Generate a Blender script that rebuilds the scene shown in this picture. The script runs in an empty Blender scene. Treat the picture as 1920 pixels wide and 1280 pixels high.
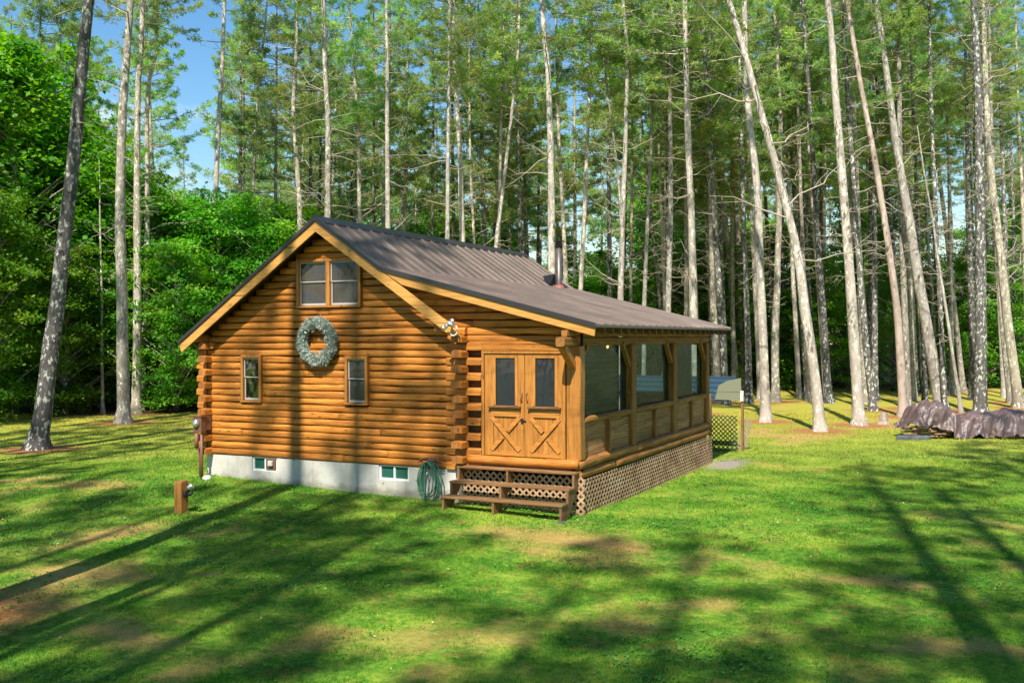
import bpy, math, random
import numpy as np
from mathutils import Vector, Matrix, noise as mnoise
R = math.radians
rng = np.random.default_rng(7); random.seed(7)
SC = bpy.context.scene; COL = SC.collection

# ------------------------------------------------------------------ camera
FPX, YAW, PIT, ROL = 1836.13, R(26.118), R(-.22), R(-.158)
CAM = np.array([16.583, -17.487, 2.687])
FW = np.array([-math.sin(YAW)*math.cos(PIT), math.cos(YAW)*math.cos(PIT), math.sin(PIT)])
_r = np.array([math.cos(YAW), math.sin(YAW), 0.]); _u = np.cross(_r, FW)
RT = _r*math.cos(ROL)+_u*math.sin(ROL); UP = -_r*math.sin(ROL)+_u*math.cos(ROL)
cd = bpy.data.cameras.new('camera'); cam = bpy.data.objects.new('camera', cd); COL.objects.link(cam)
cd.sensor_width = 36; cd.lens = FPX/1920*36; cd.clip_start = .1; cd.clip_end = 2000
cam.matrix_world = Matrix(((RT[0],UP[0],-FW[0],CAM[0]),(RT[1],UP[1],-FW[1],CAM[1]),(RT[2],UP[2],-FW[2],CAM[2]),(0,0,0,1)))
SC.camera = cam

# ------------------------------------------------------------------ light
AZ, EL = R(-12), R(50)
SD = np.array([math.sin(AZ)*math.cos(EL), math.cos(AZ)*math.cos(EL), -math.sin(EL)])
sl = bpy.data.lights.new('sun', 'SUN'); sun = bpy.data.objects.new('sun', sl); COL.objects.link(sun)
sl.energy = 5.0; sl.angle = R(.8); sl.color = (1, .93, .80)
sun.rotation_euler = Vector(SD).to_track_quat('-Z', 'Y').to_euler()
W = bpy.data.worlds.new('World'); SC.world = W; W.use_nodes = True
nt = W.node_tree; bg = nt.nodes['Background']
sk = nt.nodes.new('ShaderNodeTexSky'); sk.sky_type = 'NISHITA'; sk.sun_disc = False
sk.sun_elevation = EL; sk.sun_rotation = math.atan2(-SD[0], -SD[1]); sk.air_density = 1.3; sk.dust_density = .3; sk.ozone_density = 3
cn = nt.nodes.new('ShaderNodeTexNoise'); cn.inputs['Scale'].default_value = 5; cn.inputs['Detail'].default_value = 9
tc = nt.nodes.new('ShaderNodeTexCoord'); mp = nt.nodes.new('ShaderNodeMapping'); mp.inputs['Scale'].default_value = (1, 1, 3)
nt.links.new(tc.outputs['Generated'], mp.inputs[0]); nt.links.new(mp.outputs[0], cn.inputs['Vector'])
cr = nt.nodes.new('ShaderNodeValToRGB'); cr.color_ramp.elements[0].position = .66; cr.color_ramp.elements[1].position = .82
nt.links.new(cn.outputs['Fac'], cr.inputs[0])
mx = nt.nodes.new('ShaderNodeMix'); mx.data_type = 'RGBA'; mx.inputs[7].default_value = (7, 7.3, 7.8, 1)
nt.links.new(cr.outputs[0], mx.inputs[0]); hs = nt.nodes.new('ShaderNodeHueSaturation'); hs.inputs['Saturation'].default_value = 1.3; nt.links.new(sk.outputs[0], hs.inputs['Color']); nt.links.new(hs.outputs[0], mx.inputs[6])
nt.links.new(mx.outputs[2], bg.inputs[0]); bg.inputs[1].default_value = .095
SC.view_settings.view_transform = 'Standard'; SC.view_settings.look = 'None'
SC.view_settings.exposure = .78; SC.view_settings.gamma = 1
SC.cycles.max_bounces = 6; SC.cycles.transparent_max_bounces = 12; SC.cycles.diffuse_bounces = 3; SC.cycles.glossy_bounces = 3
SC.cycles.use_denoising = True

# ------------------------------------------------------------------ helpers
def tag(o, label=None, cat=None, group=None, kind=None):
    if label: o['label'] = label
    if cat: o['category'] = cat
    if group: o['group'] = group
    if kind: o['kind'] = kind
    return o
def empty(name, loc, label, cat, group=None):
    o = bpy.data.objects.new(name, None); COL.objects.link(o); o.location = loc; o.empty_display_size = .2
    return tag(o, label, cat, group)
def wloc(p):
    v = Vector((0, 0, 0))
    while p: v += p.location; p = p.parent
    return v
def meshobj(name, V, F, mats, parent=None, midx=None, smooth=False, attrs=None, loc=None):
    """V world coords; stored relative to parent's location (no rotations) or to loc"""
    V = np.asarray(V, dtype=np.float32).reshape(-1, 3)
    off = wloc(parent) if parent else Vector(loc or (0, 0, 0))
    V = V-np.array(off, dtype=np.float32)
    me = bpy.data.meshes.new(name)
    if isinstance(F, np.ndarray):
        n, k = F.shape
        me.vertices.add(len(V)); me.vertices.foreach_set('co', V.ravel())
        me.loops.add(n*k); me.loops.foreach_set('vertex_index', F.astype(np.int32).ravel())
        me.polygons.add(n); me.polygons.foreach_set('loop_start', np.arange(0, n*k, k, dtype=np.int32))
        me.update(calc_edges=True)
    else:
        me.from_pydata(V.tolist(), [], F); me.update()
    for m in (mats if isinstance(mats, (list, tuple)) else [mats]): me.materials.append(m)
    if midx is not None: me.polygons.foreach_set('material_index', np.asarray(midx, dtype=np.int32))
    if smooth: me.polygons.foreach_set('use_smooth', np.ones(len(me.polygons), dtype=bool))
    for k_, a in (attrs or {}).items():
        at = me.attributes.new(k_, 'FLOAT', 'POINT'); at.data.foreach_set('value', np.asarray(a, dtype=np.float32))
    o = bpy.data.objects.new(name, me); COL.objects.link(o)
    if parent: o.parent = parent
    elif loc: o.location = loc
    return o
class MB:
    def __init__(s): s.v = []; s.f = []; s.t = []; s.m = []; s.tone = 0.; s.mi = 0
    def add(s, vs, fs):
        n = len(s.v); s.v += [tuple(map(float, v)) for v in vs]; s.f += [tuple(i+n for i in f) for f in fs]
        s.t += [s.tone]*len(vs); s.m += [s.mi]*len(fs)
    def box(s, a, b, bev=0):
        (x0, y0, z0), (x1, y1, z1) = [min(p, q) for p, q in zip(a, b)], [max(p, q) for p, q in zip(a, b)]
        if bev <= 0:
            s.add([(x0,y0,z0),(x1,y0,z0),(x1,y1,z0),(x0,y1,z0),(x0,y0,z1),(x1,y0,z1),(x1,y1,z1),(x0,y1,z1)],
                  [(0,3,2,1),(4,5,6,7),(0,1,5,4),(1,2,6,5),(2,3,7,6),(3,0,4,7)]); return
        b_ = min(bev, (x1-x0)/2.5, (y1-y0)/2.5, (z1-z0)/2.5)
        q = [(x0+b_,y0),(x1-b_,y0),(x1,y0+b_),(x1,y1-b_),(x1-b_,y1),(x0+b_,y1),(x0,y1-b_),(x0,y0+b_)]
        qi = [(max(x0+b_,min(x1-b_,x)), max(y0+b_,min(y1-b_,y))) for x, y in q]
        vs = [(x,y,z0) for x,y in qi]+[(x,y,z0+b_) for x,y in q]+[(x,y,z1-b_) for x,y in q]+[(x,y,z1) for x,y in qi]
        fs = [tuple(range(7,-1,-1)), tuple(range(24,32))]
        for k in range(3):
            for i in range(8): j=(i+1)%8; fs.append((k*8+i,k*8+j,k*8+8+j,k*8+8+i))
        s.add(vs, fs)
    def obox(s, p, q, w, h, up=(0,0,1)):
        """bar from p to q with width w and height h"""
        p, q = np.array(p, float), np.array(q, float); d = q-p; d /= np.linalg.norm(d)
        sd = np.cross(d, up); sd /= np.linalg.norm(sd); u = np.cross(sd, d)
        vs = [e+sd*a*w/2+u*b*h/2 for e in (p, q) for a, b in ((-1,-1),(1,-1),(1,1),(-1,1))]
        s.add(vs, [(0,1,2,3),(7,6,5,4),(0,4,5,1),(1,5,6,2),(2,6,7,3),(3,7,4,0)])
    def prism(s, pts, y0, y1, axis=1):
        """pts in (x,z) extruded in y (axis 1), or (y,z) in x (axis 0)"""
        n = len(pts); f = (lambda p, y: (p[0], y, p[1])) if axis == 1 else (lambda p, y: (y, p[0], p[1]))
        s.add([f(p, y0) for p in pts]+[f(p, y1) for p in pts],
              [tuple(range(n)), tuple(range(2*n-1, n-1, -1))]+[(i, n+i, n+(i+1) % n, (i+1) % n) for i in range(n)])
    def tube(s, P, rad, n=8, cap=True, sq=1.):
        P = [np.array(p, float) for p in P]; k = len(P)
        rad = rad if hasattr(rad, '__len__') else [rad]*k; vs = []
        ref = np.array([0, 0, 1.]) if abs((P[-1]-P[0])[2]) < .8*np.linalg.norm(P[-1]-P[0])+1e-9 else np.array([1., 0, 0])
        for i, p in enumerate(P):
            d = P[min(i+1, k-1)]-P[max(i-1, 0)]; d = d/(np.linalg.norm(d)+1e-9)
            a = np.cross(d, ref); a /= np.linalg.norm(a)+1e-9; b = np.cross(a, d)
            for j in range(n):
                t = 2*math.pi*j/n; vs.append(p+rad[i]*(a*math.cos(t)+b*sq*math.sin(t)))
        fs = [(i*n+j, i*n+(j+1) % n, i*n+n+(j+1) % n, i*n+n+j) for i in range(k-1) for j in range(n)]
        if cap: fs += [tuple(range(n-1, -1, -1)), tuple(range((k-1)*n, k*n))]
        s.add(vs, fs)
    def lathe(s, prof, c, n=16, rot=None):
        vs = []
        for r, z in prof:
            for j in range(n):
                t = 2*math.pi*j/n; p = Vector((r*math.cos(t), r*math.sin(t), z))
                if rot is not None: p = rot @ p
                vs.append((c[0]+p.x, c[1]+p.y, c[2]+p.z))
        k = len(prof)
        fs = [(i*n+j, i*n+(j+1) % n, i*n+n+(j+1) % n, i*n+n+j) for i in range(k-1) for j in range(n)]
        fs += [tuple(range(n-1, -1, -1)), tuple(range((k-1)*n, k*n))]
        s.add(vs, fs)
    def build(s, name, mats, parent=None, smooth=False, loc=None, label=None):
        o = meshobj(name, s.v, s.f, mats, parent, s.m, smooth, {'tone': s.t}, loc)
        if label: o['label'] = label
        return o
def vnoise(x, y, seed=0, oct=4):
    """value noise, 0..1, numpy"""
    x = np.asarray(x, float); y = np.asarray(y, float); out = 0; amp = 1; tot = 0
    for o in range(oct):
        g = np.random.default_rng(seed*31+o).random((64, 64)); X = x*2**o+seed*7.3; Y = y*2**o+seed*3.1
        xi = np.floor(X).astype(int); yi = np.floor(Y).astype(int); fx = X-xi; fy = Y-yi
        fx = fx*fx*(3-2*fx); fy = fy*fy*(3-2*fy)
        a = g[xi % 64, yi % 64]; b = g[(xi+1) % 64, yi % 64]; c = g[xi % 64, (yi+1) % 64]; d = g[(xi+1) % 64, (yi+1) % 64]
        out = out+amp*((a*(1-fx)+b*fx)*(1-fy)+(c*(1-fx)+d*fx)*fy); tot += amp; amp *= .5
    return out/tot
def gz(x, y):
    x = np.asarray(x, float); y = np.asarray(y, float)
    return (-.85+.30*np.exp(-((x+1)**2+(y-1)**2)/16)+.17*np.exp(-(x-6)**2/50-(y+.5)**2/18)
            + .06*(vnoise(x*.12, y*.12, 3, 2)-.5)+.05*(vnoise(x*.6, y*.6, 5, 2)-.5))
def ray(u, v):
    d = FW*FPX+RT*(u-960)+UP*(640-v); return d/(d@FW)          # forward depth 1
def ground_at(u, v):
    d = ray(u, v); z = -.85
    for _ in range(8):
        t = (z-CAM[2])/d[2]; p = CAM+d*t; z = float(gz(p[0], p[1]))
    return p, t

# ------------------------------------------------------------------ materials
class N:
    def __init__(s, name, rough=.7):
        s.m = bpy.data.materials.new(name); s.m.use_nodes = True; s.t = s.m.node_tree; s.n = s.t.nodes
        s.b = s.n['Principled BSDF']; s.b.inputs['Roughness'].default_value = rough
    def new(s, ty, **kw):
        n = s.n.new('ShaderNode'+ty)
        for k, v in kw.items(): setattr(n, k, v)
        return n
    def lk(s, a, b): s.t.links.new(a, b)
    def obj(s, scale=(1, 1, 1), src='Object'):
        t = s.new('TexCoord'); m = s.new('Mapping'); m.inputs['Scale'].default_value = scale
        s.lk(t.outputs[src], m.inputs[0]); return m.outputs[0]
    def pos(s, scale=(1, 1, 1)):
        t = s.new('NewGeometry'); m = s.new('Mapping'); m.inputs['Scale'].default_value = scale
        s.lk(t.outputs['Position'], m.inputs[0]); return m.outputs[0]
    def noise(s, vec, scale, detail=4, rough=.55, dist=0):
        n = s.new('TexNoise'); n.inputs['Scale'].default_value = scale; n.inputs['Detail'].default_value = detail
        n.inputs['Roughness'].default_value = rough; n.inputs['Distortion'].default_value = dist; s.lk(vec, n.inputs['Vector']); return n.outputs['Fac']
    def ramp(s, fac, stops):
        r = s.new('ValToRGB'); e = r.color_ramp.elements
        while len(e) < len(stops): e.new(.5)
        for el, (p, c) in zip(e, stops): el.position = p; el.color = (*c, 1) if len(c) == 3 else c
        s.lk(fac, r.inputs[0]); return r.outputs[0]
    def mix(s, fac, a, b, mode='MIX'):
        m = s.new('Mix'); m.data_type = 'RGBA'; m.blend_type = mode
        for sock, v in ((m.inputs[0], fac), (m.inputs[6], a), (m.inputs[7], b)):
            if isinstance(v, (int, float)): sock.default_value = v
            elif isinstance(v, tuple): sock.default_value = (*v, 1)
            else: s.lk(v, sock)
        return m.outputs[2]
    def math(s, op, a, b=0.):
        m = s.new('Math'); m.operation = op
        for sock, v in ((m.inputs[0], a), (m.inputs[1], b)):
            if isinstance(v, (int, float)): sock.default_value = v
            else: s.lk(v, sock)
        return m.outputs[0]
    def attr(s, name):
        a = s.new('Attribute'); a.attribute_name = name; return a.outputs['Fac']
    def rand(s):
        return s.new('ObjectInfo').outputs['Random']
    def hsv(s, col, h=.5, sa=1., v=1.):
        n = s.new('HueSaturation')
        for sock, x in ((n.inputs['Hue'], h), (n.inputs['Saturation'], sa), (n.inputs['Value'], v)):
            if isinstance(x, (int, float)): sock.default_value = x
            else: s.lk(x, sock)
        s.lk(col, n.inputs['Color']); return n.outputs[0]
    def base(s, c):
        if isinstance(c, tuple): s.b.inputs['Base Color'].default_value = (*c, 1)
        else: s.lk(c, s.b.inputs['Base Color'])
        return s
    def bump(s, h, st=.3, d=.02):
        b = s.new('Bump'); b.inputs['Strength'].default_value = st; b.inputs['Distance'].default_value = d
        s.lk(h, b.inputs['Height']); s.lk(b.outputs[0], s.b.inputs['Normal']); return s
def lin(r, g, b):
    return tuple(((c/255)/12.92 if c/255 <= .04045 else ((c/255+.055)/1.055)**2.4) for c in (r, g, b))
def wood(name, dark, mid, light, axis, rough=.5, spec=.3):
    m = N(name, rough); sc = [9, 9, 9]; sc[axis] = .8
    v = m.obj(tuple(sc)); big = m.noise(m.obj(), 1.3, 3)
    g = m.noise(v, 2.2, 7, .65, .6); c = m.ramp(g, [(.28, dark), (.5, mid), (.72, light)])
    c = m.mix(m.math('MULTIPLY', big, .55), c, mid, 'MIX')
    t = m.attr('tone'); c = m.hsv(c, .5, 1., m.math('ADD', .70, m.math('MULTIPLY', t, .55)))
    kn = m.new('TexVoronoi'); kn.inputs['Scale'].default_value = 1.; ks = [6, 6, 6]; ks[axis] = 2.2; m.lk(m.obj(tuple(ks)), kn.inputs['Vector'])
    k = m.ramp(kn.outputs['Distance'], [(.06, (1, 1, 1)), (.13, (0, 0, 0))])
    c = m.mix(m.math('MULTIPLY', k, .75), c, tuple(x*.35 for x in dark))
    st = m.noise(m.obj((.7, .7, 3)), 1.7, 5); c = m.mix(m.math('MULTIPLY', m.ramp(st, [(.55, (0, 0, 0)), (.75, (1, 1, 1))]), .45), c, tuple(x*.8 for x in dark))
    cs = [34, 34, 34]; cs[axis] = .7; ck = m.noise(m.obj(tuple(cs)), 1., 2, .5, .3); c = m.mix(m.ramp(ck, [(.30, (.8, .8, .8)), (.36, (0, 0, 0))]), c, tuple(x*.3 for x in dark))
    m.base(c).bump(g, .45, .014); m.b.inputs['Specular IOR Level'].default_value = spec; return m.m
LW = [wood('stained_log_'+'xyz'[a], (.17, .045, .008), (.45, .165, .026), (.65, .285, .054), a) for a in (0, 1, 2)]
PW = [wood('porch_timber_'+'xyz'[a], (.10, .036, .010), (.30, .135, .036), (.46, .235, .070), a, .7, .2) for a in (0, 1, 2)]
DW = [wood('door_pine_'+'xyz'[a], (.20, .07, .014), (.40, .165, .034), (.52, .24, .05), a, .45, .35) for a in (0, 1, 2)]
FWD = [wood('fascia_board_'+'xyz'[a], (.35, .15, .035), (.58, .29, .075), (.66, .36, .11), a, .5) for a in (0, 1, 2)]
STW = [wood('step_wood_'+'xyz'[a], (.065, .032, .014), (.205, .108, .046), (.34, .195, .09), a, .65) for a in (0, 1, 2)]
END = wood('log_end_grain', (.13, .042, .012), (.36, .135, .033), (.50, .21, .06), 2)
PANEL = wood('weathered_panel', (.14, .062, .026), (.33, .17, .075), (.43, .25, .12), 1, .75, .15)
DARKW = N('dark_backing', .9).base((.018, .010, .006)).m  # near-black colour stands in for darkness behind logs, windows and lattice
DIMW = N('log_painted_dim', .8).base((.07, .045, .03)).m  # dimness inside the screened porch is put into this log colour
m = N('lattice_slat', .8); c = m.ramp(m.noise(m.pos(), 3, 5), [(.3, (.26, .15, .085)), (.55, (.44, .28, .165)), (.75, (.54, .40, .26))]); LATT = m.base(c).m
m = N('concrete_wall', .85); v = m.obj()
c = m.ramp(m.noise(v, 1.1, 8, .62), [(.3, (.30, .285, .26)), (.5, (.47, .455, .42)), (.7, (.60, .585, .55))])
sp = m.new('TexVoronoi'); sp.inputs['Scale'].default_value = 2.2; m.lk(v, sp.inputs['Vector'])
c = m.mix(m.ramp(sp.outputs['Distance'], [(.04, (1, 1, 1)), (.08, (0, 0, 0))]), c, (.22, .20, .17))
c = m.mix(m.math('MULTIPLY', m.ramp(m.noise(m.obj((3, 1, .4)), 1.5, 5), [(.5, (0, 0, 0)), (.8, (1, 1, 1))]), .4), c, (.30, .25, .18))
gz_ = m.new('SeparateXYZ'); m.lk(m.pos(), gz_.inputs[0]); dz = m.math('ADD', m.math('MULTIPLY', gz_.outputs[2], -3.2), m.math('MULTIPLY', m.noise(v, 3.5, 5), 1.3))
c = m.mix(m.ramp(m.math('MULTIPLY', dz, .4), [(.84, (0, 0, 0)), (1., (.7, .7, .7))]), c, (.16, .15, .09))
wv = m.new('SeparateXYZ'); m.lk(v, wv.inputs[0]); jt = m.math('PINGPONG', m.math('ADD', wv.outputs[0], .4), .61); c = m.mix(m.ramp(jt, [(.0, (.5, .5, .5)), (.012, (0, 0, 0))]), c, (.2, .19, .17))
CONC = m.base(c).bump(m.noise(v, 14, 6), .15, .01).m
m = N('metal_roof', .38); c = m.ramp(m.noise(m.pos((1, 1, 1)), .9, 7, .6), [(.3, (.085, .062, .052)), (.6, (.155, .113, .098)), (.8, (.24, .18, .16))])
ROOF = m.base(c).m; m.b.inputs['Metallic'].default_value = .25; m.b.inputs['Specular IOR Level'].default_value = .6
ROOFE = N('roof_drip_edge', .35).base((.03, .028, .035)).m
BLK = N('black_metal', .4).base((.025, .023, .025)).m; BLK.node_tree.nodes['Principled BSDF'].inputs['Metallic'].default_value = .4
m = N('stove_pipe_metal', .42); c = m.ramp(m.noise(m.obj(), 6, 4), [(.3, (.09, .075, .072)), (.7, (.17, .145, .14))]); PIPE = m.base(c).m; m.b.inputs['Metallic'].default_value = .5
SILV = N('silver_metal', .22).base((.75, .76, .78)).m; SILV.node_tree.nodes['Principled BSDF'].inputs['Metallic'].default_value = .9
WHT = N('white_vinyl', .45).base((.72, .74, .74)).m
GRY = N('window_sash_metal', .4).base((.40, .37, .36)).m
def pane(name, tint, alpha, diff, rough=.06, fk=1.):
    m = bpy.data.materials.new(name); m.use_nodes = True; t = m.node_tree; n = t.nodes; n.clear(); L = t.links.new
    out = n.new('ShaderNodeOutputMaterial'); tr = n.new('ShaderNodeBsdfTransparent'); tr.inputs[0].default_value = (*tint, 1)
    df = n.new('ShaderNodeBsdfDiffuse'); df.inputs[0].default_value = (*diff, 1)
    gl = n.new('ShaderNodeBsdfGlossy'); gl.inputs['Roughness'].default_value = rough
    tcn = n.new('ShaderNodeTexCoord'); no = n.new('ShaderNodeTexNoise'); no.inputs['Scale'].default_value = 1.6; no.inputs['Detail'].default_value = 2
    L(tcn.outputs['Object'], no.inputs['Vector']); bu = n.new('ShaderNodeBump'); bu.inputs['Strength'].default_value = .35; bu.inputs['Distance'].default_value = .12
    L(no.outputs['Fac'], bu.inputs['Height']); L(bu.outputs[0], gl.inputs['Normal'])
    fr = n.new('ShaderNodeFresnel'); fr.inputs[0].default_value = 1.5; L(bu.outputs[0], fr.inputs['Normal'])
    a = n.new('ShaderNodeMixShader'); a.inputs[0].default_value = alpha; L(tr.outputs[0], a.inputs[1]); L(df.outputs[0], a.inputs[2])
    b = n.new('ShaderNodeMixShader'); fm = n.new('ShaderNodeMath'); fm.operation = 'MULTIPLY'; fm.inputs[1].default_value = fk; L(fr.outputs[0], fm.inputs[0]); L(fm.outputs[0], b.inputs[0]); L(a.outputs[0], b.inputs[1]); L(gl.outputs[0], b.inputs[2]); L(b.outputs[0], out.inputs[0])
    return m
GLASS = pane('window_glass', (.8, .84, .84), .08, (.05, .05, .055))
SCREEN = pane('insect_screen_glass', (.4, .42, .44), .55, (.10, .095, .09))
VINYL = pane('clear_porch_vinyl', (.66, .80, .78), .05, (.012, .06, .065), .25, .16)
VINYLB = pane('clear_back_vinyl', (.95, .97, .96), .04, (.05, .08, .08), .1, .2)
DGLASS = pane('door_pane', (.2, .24, .28), .7, (.035, .04, .05), .05)
GREENG = pane('basement_glass', (.2, .4, .35), .7, (.03, .14, .10), .05)
m = N('green_hose', .45); HOSE = m.base((.035, .15, .09)).m
RUST = N('rusty_hanger', .7).base((.23, .09, .05)).m
m = N('brown_meter_paint', .5); METER = m.base((.16, .075, .045)).m
m = N('tarp_cloth', .33); c = m.ramp(m.noise(m.obj((1, 1, .5)), 1.8, 6, .6), [(.3, (.055, .034, .036)), (.55, (.125, .080, .078)), (.78, (.23, .16, .155))])
m.b.inputs['Roughness'].default_value = .5
TARP = m.base(c).bump(m.noise(m.obj((1, 1, .6)), 5, 5), .6, .06).m; m.b.inputs['Specular IOR Level'].default_value = .8
m = N('firewood', .85); c = m.ramp(m.noise(m.obj((2, 2, 2)), 3, 5), [(.3, (.07, .045, .03)), (.6, (.24, .15, .09)), (.8, (.36, .26, .17))]); FIRE = m.base(c).m
m = N('slate_slab', .8); SLAB = m.base(m.ramp(m.noise(m.obj(), 4, 6), [(.3, (.03, .04, .05)), (.7, (.12, .13, .14))])).bump(m.noise(m.obj(), 6, 5), .6, .04).m
m = N('stone', .8); STONE = m.base(m.ramp(m.noise(m.obj(), 6, 5), [(.3, (.38, .36, .32)), (.7, (.62, .6, .55))])).m
BLUE = N('blue_metal_roof', .4).base((.028, .065, .10)).m; BLUE.node_tree.nodes['Principled BSDF'].inputs['Metallic'].default_value = .2
SAGE = N('sage_siding', .7).base((.19, .20, .13)).m
DKGR = N('dark_green_lattice', .7).base((.012, .03, .015)).m
CURT = N('pale_cloth', .9).base((.50, .42, .42)).m
YEL = N('amber_glass', .3).base((.55, .48, .22)).m
RED = N('red_rubber_boot', .6).base((.26, .085, .065)).m
LAMP = bpy.data.materials.new('lamp_bulb'); LAMP.use_nodes = True
_b = LAMP.node_tree.nodes['Principled BSDF']; _b.inputs['Emission Color'].default_value = (1, .42, .14, 1); _b.inputs['Emission Strength'].default_value = 5
def bark(name, dark, mid, pale, lich, lichamt, scale=1.):
    m = N(name, .92); v = m.obj((5*scale, 5*scale, 1.5*scale)); n1 = m.noise(v, 1.6, 8, .68, .4)
    c = m.ramp(n1, [(.36, dark), (.46, mid), (.62, pale)])
    n2 = m.noise(m.obj((6*scale, 6*scale, 2.4*scale)), .8, 5, .62, .6); c = m.mix(m.ramp(n2, [(.47, (0, 0, 0)), (.53, (.85, .85, .85))]), c, tuple((a+b)/2 for a, b in zip(dark, mid)))
    sc_ = m.new('TexVoronoi'); sc_.inputs['Scale'].default_value = 1; m.lk(m.obj((3.2, 3.2, 1.6)), sc_.inputs['Vector']); c = m.mix(m.ramp(sc_.outputs['Distance'], [(.16, (.85, .85, .85)), (.24, (0, 0, 0))]), c, tuple(x*.6 for x in dark))
    lo = m.new('SeparateXYZ'); m.lk(m.obj(), lo.inputs[0]); foot_shade = m.ramp(m.math('MULTIPLY', lo.outputs[2], .1), [(.0, (.75, .75, .75)), (.5, (0, 0, 0))]); c = m.mix(foot_shade, c, m.mix(n1, tuple(x*.75 for x in dark), tuple(x*.8 for x in mid)))  # shade on the lower trunk is put into the bark colour
    rnd = m.rand(); off = m.new('VectorMath'); off.operation = 'ADD'
    vv = m.obj((1, 1, .6)); m.lk(vv, off.inputs[0]); cmb = m.new('CombineXYZ'); m.lk(m.math('MULTIPLY', rnd, 40), cmb.inputs[2]); m.lk(cmb.outputs[0], off.inputs[1])
    big = m.noise(off.outputs[0], .9, 4); c = m.mix(m.ramp(big, [(.42, (0, 0, 0)), (.62, (.75, .75, .75))]), c, mid)
    l = m.noise(off.outputs[0], 9, 5, .6); c = m.mix(m.ramp(l, [(.60-lichamt, (0, 0, 0)), (.66-lichamt, (.9, .9, .9))]), c, lich)
    c = m.hsv(c, .5, m.math('ADD', .7, m.math('MULTIPLY', rnd, .5)), m.math('ADD', .75, m.math('MULTIPLY', rnd, .5)))
    m.base(c).bump(n1, .7, .05); m.b.inputs['Specular IOR Level'].default_value = .1; return m.m
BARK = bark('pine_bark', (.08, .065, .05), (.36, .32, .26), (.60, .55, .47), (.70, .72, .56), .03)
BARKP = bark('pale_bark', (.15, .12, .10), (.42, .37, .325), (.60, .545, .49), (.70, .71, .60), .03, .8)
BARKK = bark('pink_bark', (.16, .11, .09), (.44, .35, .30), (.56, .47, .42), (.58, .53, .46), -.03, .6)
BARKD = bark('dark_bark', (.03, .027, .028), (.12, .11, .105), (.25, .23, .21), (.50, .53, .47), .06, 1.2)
TWIG = N('dead_wood', .9).base((.42, .36, .28)).m
def leafmat(name, cols, trans=.35, hue=.05, val=.6, sat=.35, spec=.25):
    m = bpy.data.materials.new(name); m.use_nodes = True; q = N.__new__(N); q.m = m; q.t = m.node_tree; q.n = q.t.nodes; q.b = q.n['Principled BSDF']
    r = q.rand(); nz = q.noise(q.pos(), .55, 3); fine = q.noise(q.pos(), 7, 2)
    c = q.ramp(q.math('ADD', q.math('MULTIPLY', nz, .6), q.math('MULTIPLY', fine, .4)), [(.33, cols[0]), (.5, cols[1]), (.66, cols[2])])
    c = q.hsv(c, q.math('ADD', .5-hue/2, q.math('MULTIPLY', r, hue)), 1., q.math('ADD', 1-val/2, q.math('MULTIPLY', r, val)))
    q.base(c); q.b.inputs['Roughness'].default_value = .5; q.b.inputs['Specular IOR Level'].default_value = spec
    tr = q.new('BsdfTranslucent'); q.lk(q.hsv(c, .49, 1.1, 1.3), tr.inputs[0]); ms = q.new('MixShader'); ms.inputs[0].default_value = trans
    q.lk(q.b.outputs[0], ms.inputs[1]); q.lk(tr.outputs[0], ms.inputs[2]); q.lk(ms.outputs[0], q.n['Material Output'].inputs[0]); return m
NEEDLE = leafmat('pine_needles', [(.10, .24, .09), (.27, .42, .11), (.52, .60, .13)], .48)
MAPLE = leafmat('maple_leaves', [(.035, .17, .014), (.12, .34, .025), (.32, .50, .045)], .5, .035)
HEML = leafmat('hemlock_needles', [(.05, .18, .035), (.14, .33, .05), (.28, .46, .07)], .48, .03)
FROST = leafmat('frosted_needles', [(.22, .29, .25), (.42, .48, .43), (.68, .72, .66)], .1, 0, 0)

# ------------------------------------------------------------------ trees
def tubes(P, Rd, n=3):
    """P[m,k,3], Rd[m,k] -> verts, quads"""
    m_, k, _ = P.shape
    D = np.gradient(P, axis=1); D /= np.linalg.norm(D, axis=2, keepdims=True)+1e-9
    ref = np.where(np.abs(D[:, :1, 2:]) > .9, np.array([1., 0, 0]), np.array([0, 0, 1.])); A = np.cross(D, np.broadcast_to(ref, D.shape)); A /= np.linalg.norm(A, axis=2, keepdims=True)+1e-9
    B = np.cross(A, D); t = np.arange(n)*2*np.pi/n
    V = P[:, :, None, :]+Rd[:, :, None, None]*(A[:, :, None, :]*np.cos(t)[None, None, :, None]+B[:, :, None, :]*np.sin(t)[None, None, :, None])
    idx = np.arange(m_*k*n).reshape(m_, k, n); a = idx[:, :-1]; b = np.roll(a, -1, 2); c = idx[:, 1:]; d = np.roll(c, -1, 2)
    return V.reshape(-1, 3), np.stack([a, b, d, c], -1).reshape(-1, 4)
def tris_to_quadobj(name, V, F, mats, midx, smooth=False):
    return meshobj(name, V, F, mats, None, midx, smooth)
def unit(a): return a/(np.linalg.norm(a, axis=-1, keepdims=True)+1e-9)
def needle_cloud(C, D, g, nn, L0, L1, w):
    """tufts at C with main direction D: nn needle blades each -> degenerate quads (v0,v1,v2,v3) thin diamonds"""
    n = len(C); C = np.repeat(C, nn, 0); D = np.repeat(D, nn, 0)
    d = unit(unit(g.normal(size=(n*nn, 3)))*.9+D*.75+np.array([0, 0, .25])); L = g.uniform(L0, L1, (n*nn, 1))
    s = unit(np.cross(d, g.normal(size=(n*nn, 3))))*w
    a = C+g.normal(size=(n*nn, 3))*.05; V = np.stack([a, a+d*L*.5+s, a+d*L, a+d*L*.5-s], 1).reshape(-1, 3)
    return V, np.arange(len(V)).reshape(-1, 4)
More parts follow.
